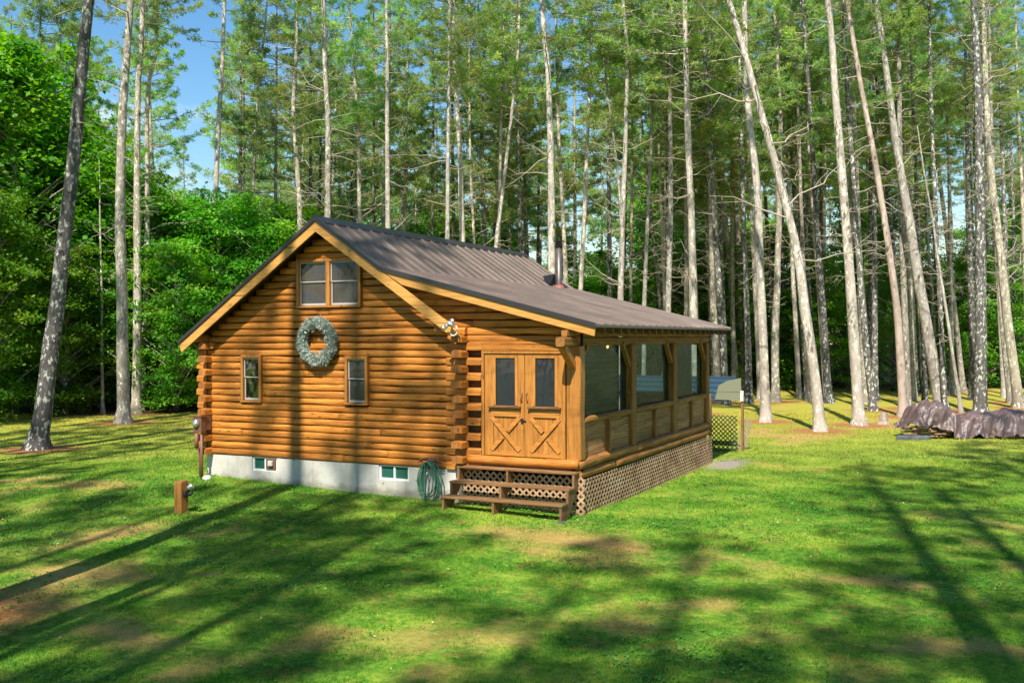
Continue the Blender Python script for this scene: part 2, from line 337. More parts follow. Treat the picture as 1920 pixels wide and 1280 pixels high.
def pine_crown(seed, H=13., Rm=3.4, nb=58, dens=12):
    g = np.random.default_rng(seed); z = np.sort(g.uniform(0, 1, nb))*H; az = np.arange(nb)*2.4+g.normal(size=nb)*.5
    prof = (1-z/H)**.75*.85+.15; L = Rm*prof*g.uniform(.45, 1.15, nb)*np.where(z/H < .2, g.uniform(.4, 1.1, nb), 1)
    el = .05+.5*(z/H)**1.5+g.normal(size=nb)*.12; k = 6; t = np.linspace(0, 1, k)
    hd = np.stack([np.cos(az), np.sin(az), 0*az], 1)
    P = np.zeros((nb, k, 3)); P[:, :, 2] = z[:, None]+L[:, None]*(t*np.sin(el)[:, None]+.12*(t**2)[None]-.06*np.sin(t*3)[None])
    P += hd[:, None, :]*(L[:, None]*t*np.cos(el)[:, None])[:, :, None]; P[:, 1:-1, :2] += g.normal(size=(nb, k-2, 2))*.07
    V1, F1 = tubes(P, (.045*(1-t*.8))[None, :]*(.5+L/Rm)[:, None]*.6, 3)
    Cs, Ds, tw = [], [], []
    for i in range(nb):
        nt_ = int(L[i]*dens)+4; tt = g.uniform(.22, 1.05, nt_)**.75; side = g.choice([-1, 1], nt_); w = g.uniform(0, 1, nt_)*(.42*L[i]*(1.15-tt))
        lat = np.array([-hd[i][1], hd[i][0], 0]); base = np.stack([np.interp(tt, t, P[i, :, j]) for j in range(3)], 1)
        c = base+lat*(side*w)[:, None]+hd[i]*(w*.5)[:, None]; c[:, 2] += g.normal(size=nt_)*.07+.1*w
        Cs.append(c); Ds.append(unit(np.tile(hd[i], (nt_, 1))+lat*side[:, None]*.7)); tw.append(np.stack([base, (base+c)/2+[0, 0, .02], c], 1))
    C = np.concatenate(Cs); D = np.concatenate(Ds); T = np.concatenate(tw)
    V2, F2 = tubes(T, np.broadcast_to(np.array([.012, .009, .005]), (len(T), 3)), 3)
    V3, F3 = needle_cloud(C, D, g, 15, .13, .27, .019)
    V = np.concatenate([V1, V2, V3]); F = np.concatenate([F1, F2+len(V1), F3+len(V1)+len(V2)])
    mi = np.concatenate([np.zeros(len(F1)+len(F2)), np.ones(len(F3))])
    me = meshobj('crown', V, F, [BARK, NEEDLE], None, mi); d = me.data; bpy.data.objects.remove(me); return d
def leaf_tree(seed, H=10., Rm=3., nsp=150, nl=110, ls=.15, mat=None, low=.12, layer=.14, conic=False):
    g = np.random.default_rng(seed); n = nsp
    zz = low+(1-low)*g.random(n)**.85; pr = ((1-zz)*1.25+.04 if conic else np.sqrt(np.clip(1-((zz-.5)/.56)**2, .03, 1)))
    rr = Rm*pr*np.sqrt(g.uniform(.12, 1, n))*g.uniform(.75, 1.15, n); a = g.uniform(0, 2*np.pi, n)
    # lobed outline
    rr *= .8+.35*np.sin(a*3+seed)+.15*np.sin(a*5+zz*9)
    C = np.stack([rr*np.cos(a), rr*np.sin(a), zz*H], 1)
    base = np.stack([0*a, 0*a, np.clip(zz*H-rr*.7, .05*H, None)], 1); mid = (base+C)/2+[0, 0, .15]
    P = np.stack([base, mid, C], 1); V1, F1 = tubes(P, np.array([.05, .03, .01])[None]*np.ones((n, 1)), 3)
    hd = unit(C*[1, 1, 0]); sr = g.uniform(.45, 1.0, n)*Rm/3
    u = g.normal(size=(n, nl, 3))*np.array([.5, .5, 0])*sr[:, None, None]
    u[:, :, 2] = g.normal(size=(n, nl))*layer-.18*np.linalg.norm(u[:, :, :2], axis=2)
    c = (C[:, None, :]+u).reshape(-1, 3); m_ = len(c)
    nr = unit(g.normal(size=(m_, 3))*.55+np.array([0, 0, 1.])+np.repeat(hd, nl, 0)*.35); d = unit(np.cross(nr, g.normal(size=(m_, 3)))); s = np.cross(nr, d)
    L = ls*g.uniform(.6, 1.25, (m_, 1)); V2 = np.stack([c-d*L*.5, c+s*L*.36, c+d*L*.6, c-s*L*.36], 1).reshape(-1, 3); F2 = np.arange(len(V2)).reshape(-1, 4)
    V = np.concatenate([V1, V2]); F = np.concatenate([F1, F2+len(V1)]); mi = np.concatenate([np.zeros(len(F1)), np.ones(len(F2))])
    me = meshobj('crown', V, F, [BARK, mat], None, mi); dd = me.data; bpy.data.objects.remove(me); return dd
CROWN = [pine_crown(100+i, 13, 3.0+.35*(i % 3), 38+5*i, 9) for i in range(8)]
CROWNS = [pine_crown(150+i, 13, 2.7+.3*(i % 3), 34+4*i, 8) for i in range(4)]
MAP = [leaf_tree(200+i, 10, 3.0, 170, 120, .17, MAPLE, .04) for i in range(4)]
HEM = [leaf_tree(300+i, 10, 2.2, 230, 80, .12, HEML, .03, .07, True) for i in range(2)]
litter_pts = []
def trunk_mesh(path, r0, H, g, n=10):
    """path [k,3] world, resampled; returns ring centres + radii"""
    z = path[:, 2]-path[0, 2]; zs = np.unique(np.concatenate([[0, .12, .3, .6, 1.1], np.linspace(1.8, H, 17)]))
    c = np.stack([np.interp(zs, z, path[:, j]) for j in range(2)], 1); c = np.column_stack([c, zs+path[0, 2]])
    c[3:, :2] += np.cumsum(g.normal(size=(len(zs)-3, 2))*.008, 0)
    r = r0*(np.clip(1-.72*(zs/H), .12, 1)+.75*np.exp(-zs/.26)); c[0, 2] -= .25
    V, F = tubes(c[None], r[None], n); V = V.reshape(len(zs), n, 3)
    V = V+(V-c[:, None, :])*(g.normal(size=(len(zs), n, 1))*.05+.10*np.exp(-zs/.3)[:, None, None]*np.sin(np.arange(n)*2.5)[None, :, None])
    return V.reshape(-1, 3), F, c, r
def dead_limbs(c, r, z0, z1, n, g, lmax, thick=1.):
    zz = g.uniform(z0, z1, n)**1.; zc = c[:, 2]-c[0, 2]-.25; B = np.stack([np.interp(zz, zc, c[:, j]) for j in range(3)], 1)
    az = g.uniform(0, 2*np.pi, n); L = lmax*g.uniform(.25, 1, n)**1.3; el = g.normal(size=n)*.4+.15; k = 5; t = np.linspace(0, 1, k)
    L = L*(1+.3*np.sin(az*2)); hd = np.stack([np.cos(az), np.sin(az), 0*az], 1); P = B[:, None, :]+hd[:, None, :]*(L[:, None]*t)[:, :, None]
    P[:, :, 2] += L[:, None]*(np.sin(el)[:, None]*t+.18*g.normal(size=(n, 1))*t**2); P[:, 1:] += g.normal(size=(n, k-1, 3))*.05*L[:, None, None]
    rad = (.019*thick*(.5+L/lmax))[:, None]*(1-.78*t); V1, F1 = tubes(P, rad, 3)
    m_ = n*3; i = np.repeat(np.arange(n), 3); tt = g.uniform(.3, .9, m_); b = np.stack([[np.interp(a, t, P[q, :, j]) for a, q in zip(tt, i)] for j in range(3)], 1)
    d = unit(hd[i]+g.normal(size=(m_, 3))*.6)*(L[i]*g.uniform(.15, .45, m_))[:, None]; Q = b[:, None, :]+d[:, None, :]*np.linspace(0, 1, 3)[None, :, None]; Q[:, 1] += g.normal(size=(m_, 3))*.03
    V2, F2 = tubes(Q, (.009*thick*np.array([1, .7, .35]))[None]*np.ones((m_, 1)), 3)
    return np.concatenate([V1, V2]), np.concatenate([F1, F2+len(V1)])
def pine(path, r0, H, label, mat=BARK, crown0=.5, group=None, nlimb=26, seed=0, lmax=2.2, cscale=1., name='pine_tree', sparse=False, crown=True, thick=1., litter=True):
    g = np.random.default_rng(seed+1000); base = path[0]; root = empty(name, tuple(base), label, 'tree', group)
    V, F, c, r = trunk_mesh(path, r0, H, g); meshobj('trunk', V, F, mat, root, smooth=True)
    z0 = crown0*H
    if nlimb:
        V, F = dead_limbs(c, r, H*.23, z0+.2*H if crown else H*.97, nlimb, g, lmax*.82, thick*.85); meshobj('dead_branches', V, F, TWIG, root)
    if crown:
        zc = c[:, 2]-c[0, 2]-.25; p0 = np.array([np.interp(z0, zc, c[:, j]) for j in range(3)]); p1 = c[-1]
        o = bpy.data.objects.new('crown', (CROWNS[seed % 4] if sparse else CROWN[seed % 8])); COL.objects.link(o); o.parent = root
        d = Vector(p1-p0); s = d.length*1.04/13; o.location = Vector(p0)-Vector(base)
        q = Vector((0, 0, 1)).rotation_difference(d.normalized()); o.rotation_mode = 'QUATERNION'
        o.rotation_quaternion = q @ Matrix.Rotation(g.uniform(0, 6.28), 3, 'Z').to_quaternion()
        w = s*g.uniform(.9, 1.2)*cscale; o.scale = (w, w, s)
    if litter: litter_pts.append((base[0], base[1], r0))
    return root
def pxpath(pts, depth, H, basez=None):
    """pixel polyline (base first) at one forward depth -> world path extended to height H"""
    P = np.array([CAM+ray(u, v)*depth for u, v in pts])
    gb = float(gz(P[0, 0], P[0, 1]))
    if P[0, 2] > gb+.02:
        d = P[0]-P[min(1, len(P)-1)]; d = d/abs(d[2]) if abs(d[2]) > .5 else np.array([0, 0, -1.]); d[:2] = np.clip(d[:2], -.12, .12)
        P = np.vstack([P[0]+d*(P[0, 2]-gb), P]); P[0, 2] = float(gz(P[0, 0], P[0, 1]))
    else: P[0, 2] = gb
    d = P[-1]-P[-2]; d = d/max(d[2], .01); d[:2] = np.clip(d[:2], -.25, .25); top = P[0, 2]+H
    if P[-1, 2] < top: h = top-P[-1, 2]; P = np.vstack([P, P[-1]+d*h*.5, P[-1]+d*h*.5+[d[0]*h*.3, d[1]*h*.3, h*.5]])
    return P
# (label, pixel path base->up, depth or None for the ground under the base, width px, bark, options)
TREES = [
 ('thick dark trunk with white lichen flecks, leaning right, far left of the lawn', [(70,842),(90,700),(107,560),(120,440),(137,309),(148,206),(155,103),(168,0)], None, 36, BARKD, dict(crown0=.62, nlimb=10)),
 ('tall straight dark trunk with peeling lichen, second from left of the lawn', [(232,793),(229,560),(225,440),(225,309),(229,206),(237,103),(244,0)], None, 25, BARK, dict(crown0=.6, nlimb=22)),
 ('wavy mottled trunk rising from leaves just right of the second lawn trunk', [(256,775),(258,560),(258,292),(259,172),(266,103),(271,0)], None, 19, BARK, dict(crown0=.6, nlimb=22)),
 ('crooked forked-looking trunk with bare limbs against the blue sky gap', [(264,770),(274,560),(277,309),(275,223),(280,155),(297,100),(292,34),(296,0)], None, 14, BARK, dict(crown0=.72, nlimb=30, lmax=3)),
 ('slim dark trunk high above the leftmost maple leaves', [(74,745),(74,400),(74,130),(76,0)], 58, 9, BARKD, {}),
 ('slim grey trunk between leftmost maple and the thick leaning trunk', [(110,745),(110,400),(112,182),(113,0)], 58, 10, BARK, {}),
 ('thin dark trunk rising beside the top of the thick leaning trunk', [(133,742),(134,400),(136,155),(139,0)], 60, 9, BARKD, {}),
 ('short thin grey-green trunk in the shade left of the straight lawn trunk', [(193,776),(192,700),(190,560),(188,400)], None, 7, BARK, dict(crown=False, nlimb=8, H=12)),
 ('pale trunk standing right of the open blue sky above the maples', [(398,742),(402,500),(407,309),(413,206),(420,86),(423,0)], 52, 15, BARKP, dict(crown0=.62, nlimb=24)),
 ('very thin dark trunk in pale pines right of the sky gap', [(458,740),(457,275),(457,100),(457,0)], 62, 6, BARKD, {}),
 ('slender pale trunk bending right above the maples left of the gable', [(468,740),(471,412),(480,241),(490,120),(499,41),(502,0)], 56, 10, BARK, {}),
 ('thick bent trunk just left of the cabin ridge, dark at its middle', [(566,740),(562,395),(555,292),(548,206),(555,103),(556,0)], 52, 15, BARK, dict(lmax=2.8)),
 ('thin trunk behind the peak of the gable', [(600,738),(600,402),(602,241),(600,0)], 66, 8, BARKD, {}),
 ('stout pale trunk rising directly over the near end of the ridge', [(614,740),(615,402),(617,241),(610,120),(607,0)], 47, 17, BARK, dict(nlimb=34, lmax=2.8)),
 ('grey trunk with many bare limbs, third trunk along the ridge from the gable', [(675,740),(674,416),(672,240),(662,103),(655,0)], 54, 12, BARK, dict(nlimb=40, lmax=3)),
 ('dark narrow trunk between two paler ones above the near roof', [(701,740),(701,395),(701,172),(700,34),(700,0)], 62, 9, BARKD, {}),
 ('straight pale trunk with rough bark over the first third of the ridge', [(728,740),(727,426),(725,241),(725,103),(724,0)], 50, 14, BARKP, dict(nlimb=32)),
 ('very thin dark stem left of the dark trunk over the ridge', [(752,735),(755,375),(757,188),(757,0)], 70, 6, BARKD, {}),
 ('dark trunk left of the white pair above the middle of the ridge', [(808,740),(810,442),(813,188),(812,60),(812,0)], 60, 10, BARKD, dict(nlimb=32)),
 ('white smooth trunk, left one of the close pair over mid ridge', [(838,745),(839,448),(840,225),(842,0)], 46, 12, BARKP, dict(nlimb=20)),
 ('mottled cream trunk, right one of the close pair over mid ridge', [(872,745),(867,454),(862,262),(853,112),(852,0)], 48, 15, BARKP, dict(nlimb=20)),
 ('slim grey trunk right of the close white pair', [(893,740),(891,457),(884,300),(881,150),(882,0)], 60, 8, BARK, {}),
 ('pale trunk leaning right across another over the far ridge', [(922,745),(929,465),(950,300),(965,169),(973,86),(974,0)], 50, 11, BARKP, dict(nlimb=16)),
 ('upright pale trunk crossed by the leaning one over the far ridge', [(930,740),(935,450),(939,225),(944,75),(945,0)], 56, 11, BARK, {}),
 ('brown trunk at the far end of the ridge', [(976,740),(975,472),(971,262),(968,100),(967,0)], 58, 12, BARKD, {}),
 ('big pale rough trunk standing left of the stove pipe', [(1038,745),(1036,520),(1034,300),(1029,150),(1016,0)], 45, 19, BARKP, dict(nlimb=26)),
 ('grey trunk seen directly behind the stove pipe', [(1064,742),(1061,525),(1054,375),(1047,258),(1044,100),(1042,0)], 52, 12, BARK, {}),
 ('slender white trunk right of the stove pipe', [(1082,745),(1088,541),(1096,398),(1103,234),(1108,94),(1110,0)], 50, 11, BARKP, dict(nlimb=14)),
 ('shaded thick trunk between slender white one and double trunk', [(1143,742),(1143,530),(1141,234),(1136,70),(1136,0)], 60, 12, BARKD, {}),
 ('white trunk whose twin stem splits off leftwards above the porch roof', [(1160,745),(1164,558),(1167,422),(1173,281),(1178,94),(1169,0)], 47, 14, BARKP, dict(nlimb=24)),
 ('thin stem leaning left from the foot of the white twin trunk', [(1166,742),(1165,500),(1164,389),(1152,281),(1141,188),(1128,90)], 48.5, 8, BARKP, dict(nlimb=8)),
 ('thin trunk hugging the right side of the white twin trunk', [(1184,742),(1183,553),(1185,281),(1186,100),(1186,0)], 62, 8, BARK, {}),
 ('slim pale trunk above the middle of the porch roof', [(1206,745),(1208,567),(1216,375),(1222,234),(1224,70),(1225,0)], 52, 10, BARKP, {}),
 ('dark trunk leaning left behind the slim pale ones over porch roof', [(1244,742),(1237,562),(1220,398),(1204,234),(1192,94),(1188,0)], 60, 9, BARKD, {}),
 ('thin pale trunk close left of a stouter pale one over the porch roof', [(1244,742),(1245,577),(1246,234),(1247,0)], 62, 8, BARKP, {}),
 ('stout pale trunk with a dark upper half over the porch roof', [(1251,745),(1253,581),(1258,375),(1256,188),(1260,47),(1262,0)], 50, 14, BARK, dict(nlimb=30)),
 ('lichen mottled trunk left of the biggest trunk over the porch eave', [(1287,742),(1286,586),(1286,469),(1284,200),(1284,60)], 56, 11, BARK, {}),
 ('biggest pale cracked trunk above the outer half of the porch roof', [(1303,745),(1300,590),(1297,422),(1291,281),(1286,117),(1284,0)], 45, 19, BARKP, dict(nlimb=44, lmax=2.6)),
 ('knobbly trunk just beyond the far corner of the porch eave', [(1348,738),(1345,709),(1338,568),(1335,434),(1331,328),(1330,164),(1331,0)], 53, 16, BARK, dict(nlimb=30)),
 ('thin lichened trunk behind the blue shed roof', [(1376,728),(1375,600),(1372,400),(1370,200),(1369,0)], 60, 10, BARK, {}),
 ('smooth reddish trunk immediately right of the blue shed roof', [(1392,733),(1385,568),(1383,400),(1374,295),(1371,197),(1366,49),(1365,0)], None, 14, BARKK, {}),
 ('straight grey trunk on the lawn, nearest to the shed', [(1436,791),(1431,669),(1424,501),(1421,400),(1418,330),(1407,262),(1400,184),(1397,98),(1396,0)], None, 20, BARKP, dict(nlimb=14)),
 ('rough pale trunk behind and between the first two lawn trunks right of the shed', [(1454,753),(1453,635),(1456,534),(1460,400),(1461,328),(1463,230),(1458,148),(1451,16)], None, 17, BARK, dict(nlimb=26)),
 ('dark knobby trunk at the forest edge right of the rough pale trunk', [(1473,722),(1470,602),(1466,450),(1464,250),(1463,0)], None, 13, BARKD, {}),
 ('short thin brown trunk on the far lawn left of the strongly leaning one', [(1497,731),(1496,585),(1494,450),(1492,250),(1490,0)], None, 9, BARK, {}),
 ('grey trunk partly hidden behind the strongly leaning trunk', [(1517,724),(1514,600),(1513,467),(1510,230),(1508,0)], None, 10, BARKD, {}),
 ('strongly left-leaning pale trunk with a dark foot on the right lawn', [(1538,808),(1528,700),(1510,590),(1495,470),(1478,400),(1452,300),(1420,190),(1395,95),(1366,0)], None, 22, BARKP, dict(nlimb=18, lmax=3.6, thick=1.5, crown0=.66)),
 ('lichen grey trunk at forest edge right of the strongly leaning one', [(1551,722),(1542,635),(1532,534),(1525,434),(1517,394),(1512,230),(1508,60)], None, 14, BARK, dict(nlimb=30)),
 ('dim grey trunk partly behind the left edge of the tall lawn trunk by the stump', [(1594,727),(1590,600),(1586,450),(1578,250),(1572,0)], None, 12, BARK, {}),
 ('tall light trunk leaning left with flared foot, left of the small stump', [(1611,797),(1605,702),(1597,585),(1589,467),(1584,400),(1574,279),(1564,164),(1558,66),(1551,0)], None, 23, BARKP, dict(nlimb=22)),
 ('dark leaning trunk just behind the stump', [(1637,770),(1627,685),(1616,560),(1605,434),(1599,330),(1592,246),(1583,98),(1578,0)], None, 15, BARKD, {}),
 ('thin mottled trunk at the forest edge behind the stump', [(1645,723),(1638,618),(1633,517),(1628,350),(1622,200),(1617,0)], None, 10, BARK, dict(nlimb=34)),
 ('narrow trunk hidden left of the pinkish trunk', [(1679,729),(1676,601),(1668,450),(1660,250),(1655,0)], None, 9, BARKD, dict(nlimb=30)),
 ('smooth pinkish trunk beside the left end of the tarp', [(1693,781),(1689,669),(1682,568),(1672,501),(1664,434),(1658,400),(1645,322),(1630,230),(1620,184),(1609,115),(1597,49),(1591,0)], None, 17, BARKK, dict(nlimb=20)),
 ('lichen coated trunk right behind the pinkish one', [(1702,766),(1698,650),(1694,568),(1689,400),(1686,230),(1684,0)], None, 15, BARK, dict(nlimb=36)),
 ('trunk with spreading roots at the forest edge above the tarp hump', [(1713,720),(1709,601),(1704,450),(1700,250),(1698,0)], None, 13, BARK, dict(nlimb=30)),
 ('thin pale trunk at the back above the tarp hump', [(1733,735),(1727,635),(1722,500),(1716,250),(1709,98),(1706,0)], None, 11, BARK, {}),
 ('big smooth left-leaning trunk rising behind the tarp hump', [(1764,768),(1748,669),(1734,585),(1721,517),(1711,450),(1705,410),(1690,328),(1676,246),(1666,164),(1656,82),(1643,0)], None, 24, BARKP, dict(nlimb=24, lmax=2.8)),
 ('dim thin trunk between the big smooth trunk and the dead snag', [(1757,727),(1750,600),(1740,450),(1730,250),(1722,0)], None, 9, BARK, dict(nlimb=30)),
 ('dark lichened trunk close right of the big smooth trunk', [(1773,770),(1767,660),(1763,585),(1756,450),(1748,250),(1742,0)], None, 11, BARKD, dict(nlimb=30)),
 ('thin bare dead snag, broken off, behind the middle of the tarp', [(1802,774),(1790,685),(1778,601),(1768,534),(1758,467),(1751,410),(1735,322),(1722,236)], None, 8, BARKP, dict(crown=False, nlimb=16, lmax=1.4, H=0)),
 ('slim upright trunk with short spiky twigs right of the dead snag', [(1806,735),(1795,635),(1785,534),(1774,434),(1761,328),(1748,197),(1740,66),(1733,0)], None, 12, BARK, dict(nlimb=40, lmax=1.6)),
 ('thin trunk behind the left edge of the biggest dark trunk', [(1829,730),(1826,600),(1823,434),(1818,250),(1815,0)], None, 8, BARKD, {}),
 ('biggest dark trunk with round pale lichen spots, behind the tarp', [(1838,778),(1839,601),(1839,400),(1837,262),(1832,115),(1825,0)], None, 26, BARKD, dict(nlimb=34, lmax=3, thick=1.3)),
 ('pale thin trunk left of the thick brown one at the right edge', [(1894,755),(1882,635),(1872,500),(1862,300),(1855,0)], None, 11, BARK, {}),
 ('thick brown leaning trunk near the right edge', [(1912,765),(1899,685),(1885,585),(1875,484),(1863,394),(1852,295),(1845,150),(1840,0)], None, 21, BARK, dict(nlimb=32, lmax=3)),
 ('dark thin trunk behind the thick brown one at the right edge', [(1907,726),(1902,601),(1900,400),(1892,197),(1883,98),(1869,0)], None, 10, BARKD, {}),
 ('pale spotted trunk cut by the right edge', [(1930,735),(1922,500),(1915,328),(1909,230),(1905,60)], 60, 12, BARK, {}),
]
CLEAR = []
for i, (lab, pts, dep, w, mat, kw) in enumerate(TREES):
    kw = dict(kw)
    if dep is None: _, dep = ground_at(*pts[0])
    H = kw.pop('H', 24+(i*37 % 50)/10); top = CAM+ray(*pts[-1])*dep
    if H == 0: H = top[2]+.85
    P = pxpath(pts, dep, H); CLEAR.append((P[0][0], P[0][1]))
    kw.setdefault('crown0', (.53 if pts[0][0] < 1340 else .57)+.14*((i*53) % 10)/10); kw['nlimb'] = int(kw.get('nlimb', 26)*2.1)
    pine(P, w*.5*dep/FPX*.93, H, lab, mat, seed=i, **kw)
g = np.random.default_rng(11)
def zone(u):
    for lim, t in ((330, 'left of the blue sky gap'), (560, 'between the sky gap and the gable'), (800, 'above the near half of the ridge'), (1010, 'above the far half of the ridge'),
                   (1180, 'around the stove pipe'), (1370, 'above the porch roof'), (1530, 'behind the blue shed and leaning trunk'), (1700, 'behind the tree stump'), (9999, 'behind the tarp pile')):
        if u < lim: return t
# pines farther back, in the crowded depth of the forest
n = 0; tries = 0
while n < 174 and tries < 9000:
    tries += 1; dep = g.uniform(58, 105); u = g.uniform(-120, 2040); p = CAM+ray(u, 700)*dep; x, y = p[0], p[1]
    if n >= 150:
        u = g.uniform(780, 1920); dep = g.uniform(50, 62); p = CAM+ray(u, 700)*dep; x, y = p[0], p[1]
    if u < 330 and dep < 62: continue
    if n > 100 and u < 1250: continue
    if 315 < u < 395 and g.random() < .9: continue
    if n > 60 and n < 85 and u > 1000: continue
    if min((x-a)**2+(y-b)**2 for a, b in CLEAR) < 2.4: continue
    CLEAR.append((x, y)); H = g.uniform(21, 29); z = float(gz(x, y)); lean = g.normal(size=2)*.02+RT[:2]*(-.04 if u > 1300 else .005)
    P = np.array([(x, y, z), (x+lean[0]*H*.5, y+lean[1]*H*.5, z+H*.5), (x+lean[0]*H, y+lean[1]*H, z+H)])
    bk = int(g.integers(3)); zn = zone(u); zn2 = ('grey', 'dark', 'pale')[bk]; pine(P, g.uniform(.12, .21), H, 'slim '+zn2+'-barked pine deep in the forest '+zn, [BARK, BARKD, BARKP][bk], g.uniform(.38, .56) if u < 1350 else g.uniform(.48, .66), 'slim '+zn2+' pines deep in the forest '+zn, 30, 500+n, 2.0, litter=False); n += 1
# pines round and behind the viewpoint whose shadows dapple the lawn and cabin
BEHIND = [(4.45,-9.6,30,.27,.62), (17.9,-12.5,28,.30,.62), (8.3,-21,25,.2,.6), (12.5,-25.5,25,.2,.5), (16.5,-27,25,.2,.5), (20.5,-25,25,.2,.5), (3.5,-23.5,25,.2,.5), (-1,-20,25,.2,.5),
          (23.5,-17,25,.2,.5), (25,-7,25,.2,.5), (-5,-14,25,.2,.5), (9,-29,25,.2,.5), (-9,-8.5,25,.2,.5), (28,-1,25,.2,.5), (-13,-3,25,.2,.5),(6.6,-12,29,.2,.68),(8.3,-18.6,27.5,.19,.5),(13.5,-30,26,.2,.4),(18.6,-9,24,.18,.5),(22,-6.5,25,.2,.5),(19.2,-19,24,.19,.5),(16,-21,24,.18,.5),(23,-11,25,.2,.5),(-20,1,25,.2,.4),(-24,5,25,.2,.4),(-28,9,25,.2,.4),(-30,2,25,.2,.4),(-22,-6,25,.2,.45), (-9,-18,25,.2,.5), (24.5,5,24,.18,.5),
          (31,-10,25,.2,.5), (-17,-9,25,.2,.5), (14.5,-21.5,24,.18,.6), (-22,2,25,.2,.5), (22,-20.5,25,.2,.5), (.5,-28,26,.2,.45), (29,7,25,.2,.5),(1.5,-21.5,25,.2,.45),(10,-24,26,.2,.45),(19,-22,25,.2,.45),(22.5,-14,25,.2,.45),(26,-12,25,.2,.45),(-3,-25,25,.2,.45),(27,-20,25,.2,.45),(9.7,-17.5,25,.19,.5),(5.1,-18.3,27,.19,.5),(-8.5,-3,25,.19,.6),(-12,1,25,.2,.6),(-16,3.5,25,.2,.6),(-19,-3,25,.19,.6),(-11,-12,25,.2,.6),(-15,-14,25,.2,.55),(20,-3,25,.2,.5),(21.5,4,25,.2,.5),(24,-1,25,.2,.5),(-6,-4,23,.18,.5)]
for i, (x, y, H, r, c0) in enumerate(BEHIND):
    z = float(gz(x, y)); P = np.array([(x, y, z), (x+.2, y, z+H*.5), (x+.3, y+.2, z+H)])
    pine(P, r, H, 'tall pine at the near side of the clearing shading the lawn', BARK, c0, 'pines on the near side of the clearing', 14, 700+i, 2., cscale=.85+.3*((i*7) % 5)/5, sparse=True)
# leafy and hemlock trees
def bushy(x, y, H, kind, label, group, seed, wid=1.):
    g_ = np.random.default_rng(seed); z = float(gz(x, y)); nm = 'maple_tree' if kind == 'm' else 'hemlock_tree'
    root = empty(nm, (x, y, z), label, 'tree', group); mb = MB()
    mb.tube([(x, y, z-.2), (x+.1, y, z+H*.3), (x, y+.1, z+H*.85)], [.05+.011*H, .04+.008*H, .02], 8); mb.build('trunk', BARKD, root, True)
    o = bpy.data.objects.new('crown', (MAP if kind == 'm' else HEM)[seed % (4 if kind == 'm' else 2)]); COL.objects.link(o); o.parent = root
    s = H/10; o.scale = (s*wid, s*wid, s); o.rotation_euler[2] = g_.uniform(0, 6.28)
LEFT = [(-40,49,19,1.0),(30,47,18,.95),(95,50,15.5,.9),(-20,42,10,1),(35,56,20,.9),(150,53,12.5,1),(190,50,13,1),(245,54,13,1),(300,50,10.5,1.1),(352,53,11.5,1.),(410,50,10.5,1),(120,45.5,8,1),
        (455,53,11.2,1),(500,50,9.5,1),(545,55,11,1),(330,47,8,1),(20,62,17,1),(110,62,15,1),(210,62,13,1),(290,62,11,1),(380,62,11.5,1),(470,62,12,1)]
LL = ['huge bright maple filling the left edge of the photo', 'large sunlit maple behind the thick leaning trunk', 'tall maple whose top shows right of the thick leaning trunk', 'low maple with yellowing leaves at the extreme left edge',
 'tall maple behind the two leftmost big maples', 'maple filling the gap between the two big lawn trunks', 'lower maple close left of the straight lawn trunk', 'maple behind the straight lawn trunk and crooked trunk',
 'maple right below the blue sky gap', 'maple left of the pale trunk under the open sky', 'maple at the foot of the pale trunk, left of the eave', 'small shaded maple between the two big lawn trunks',
 'maple behind the low left end of the cabin roof', 'low maple just above the left slope of the gable roof', 'maple nearest the ridge on the left roof slope', 'small maple in front, left of the cabin corner']
for i, (u, dep, H, wd) in enumerate(LEFT):
    p = CAM+ray(u, 760)*dep; bushy(p[0], p[1], H, 'm', LL[i] if i < 16 else 'background maple deep in the shaded wall of leaves left of the cabin', None if i < 16 else 'background maples left of the cabin', 10+i, wd)
k = 0
for row, (d0, d1, n_) in enumerate(((63, 70, 24), (72, 84, 22), (90, 105, 20))):
    for i in range(n_):
        u = 380+(1980-380)*(i+.5)/n_+g.uniform(-22, 22) if row < 2 else -60+2040*(i+.5)/n_
        dep = g.uniform(d0, d1); kind = 'h' if (u > 1480 and g.random() < .6) or g.random() < .2 else 'm'
        H = g.uniform(6, 11)*(1.0, 1.35, 1.85)[row]; p = CAM+ray(u, 700)*dep; k += 1
        bushy(p[0], p[1], H*(1.15 if kind == 'h' else 1), kind, ('leafy understory tree ' if kind == 'm' else 'dark feathery hemlock ')+zone(u)+(', front row', ', second row', ', far back')[row],
              ('leafy trees ' if kind == 'm' else 'hemlocks ')+zone(u)+(', front row', ', second row', ', far back')[row], 60+k, 1.2)

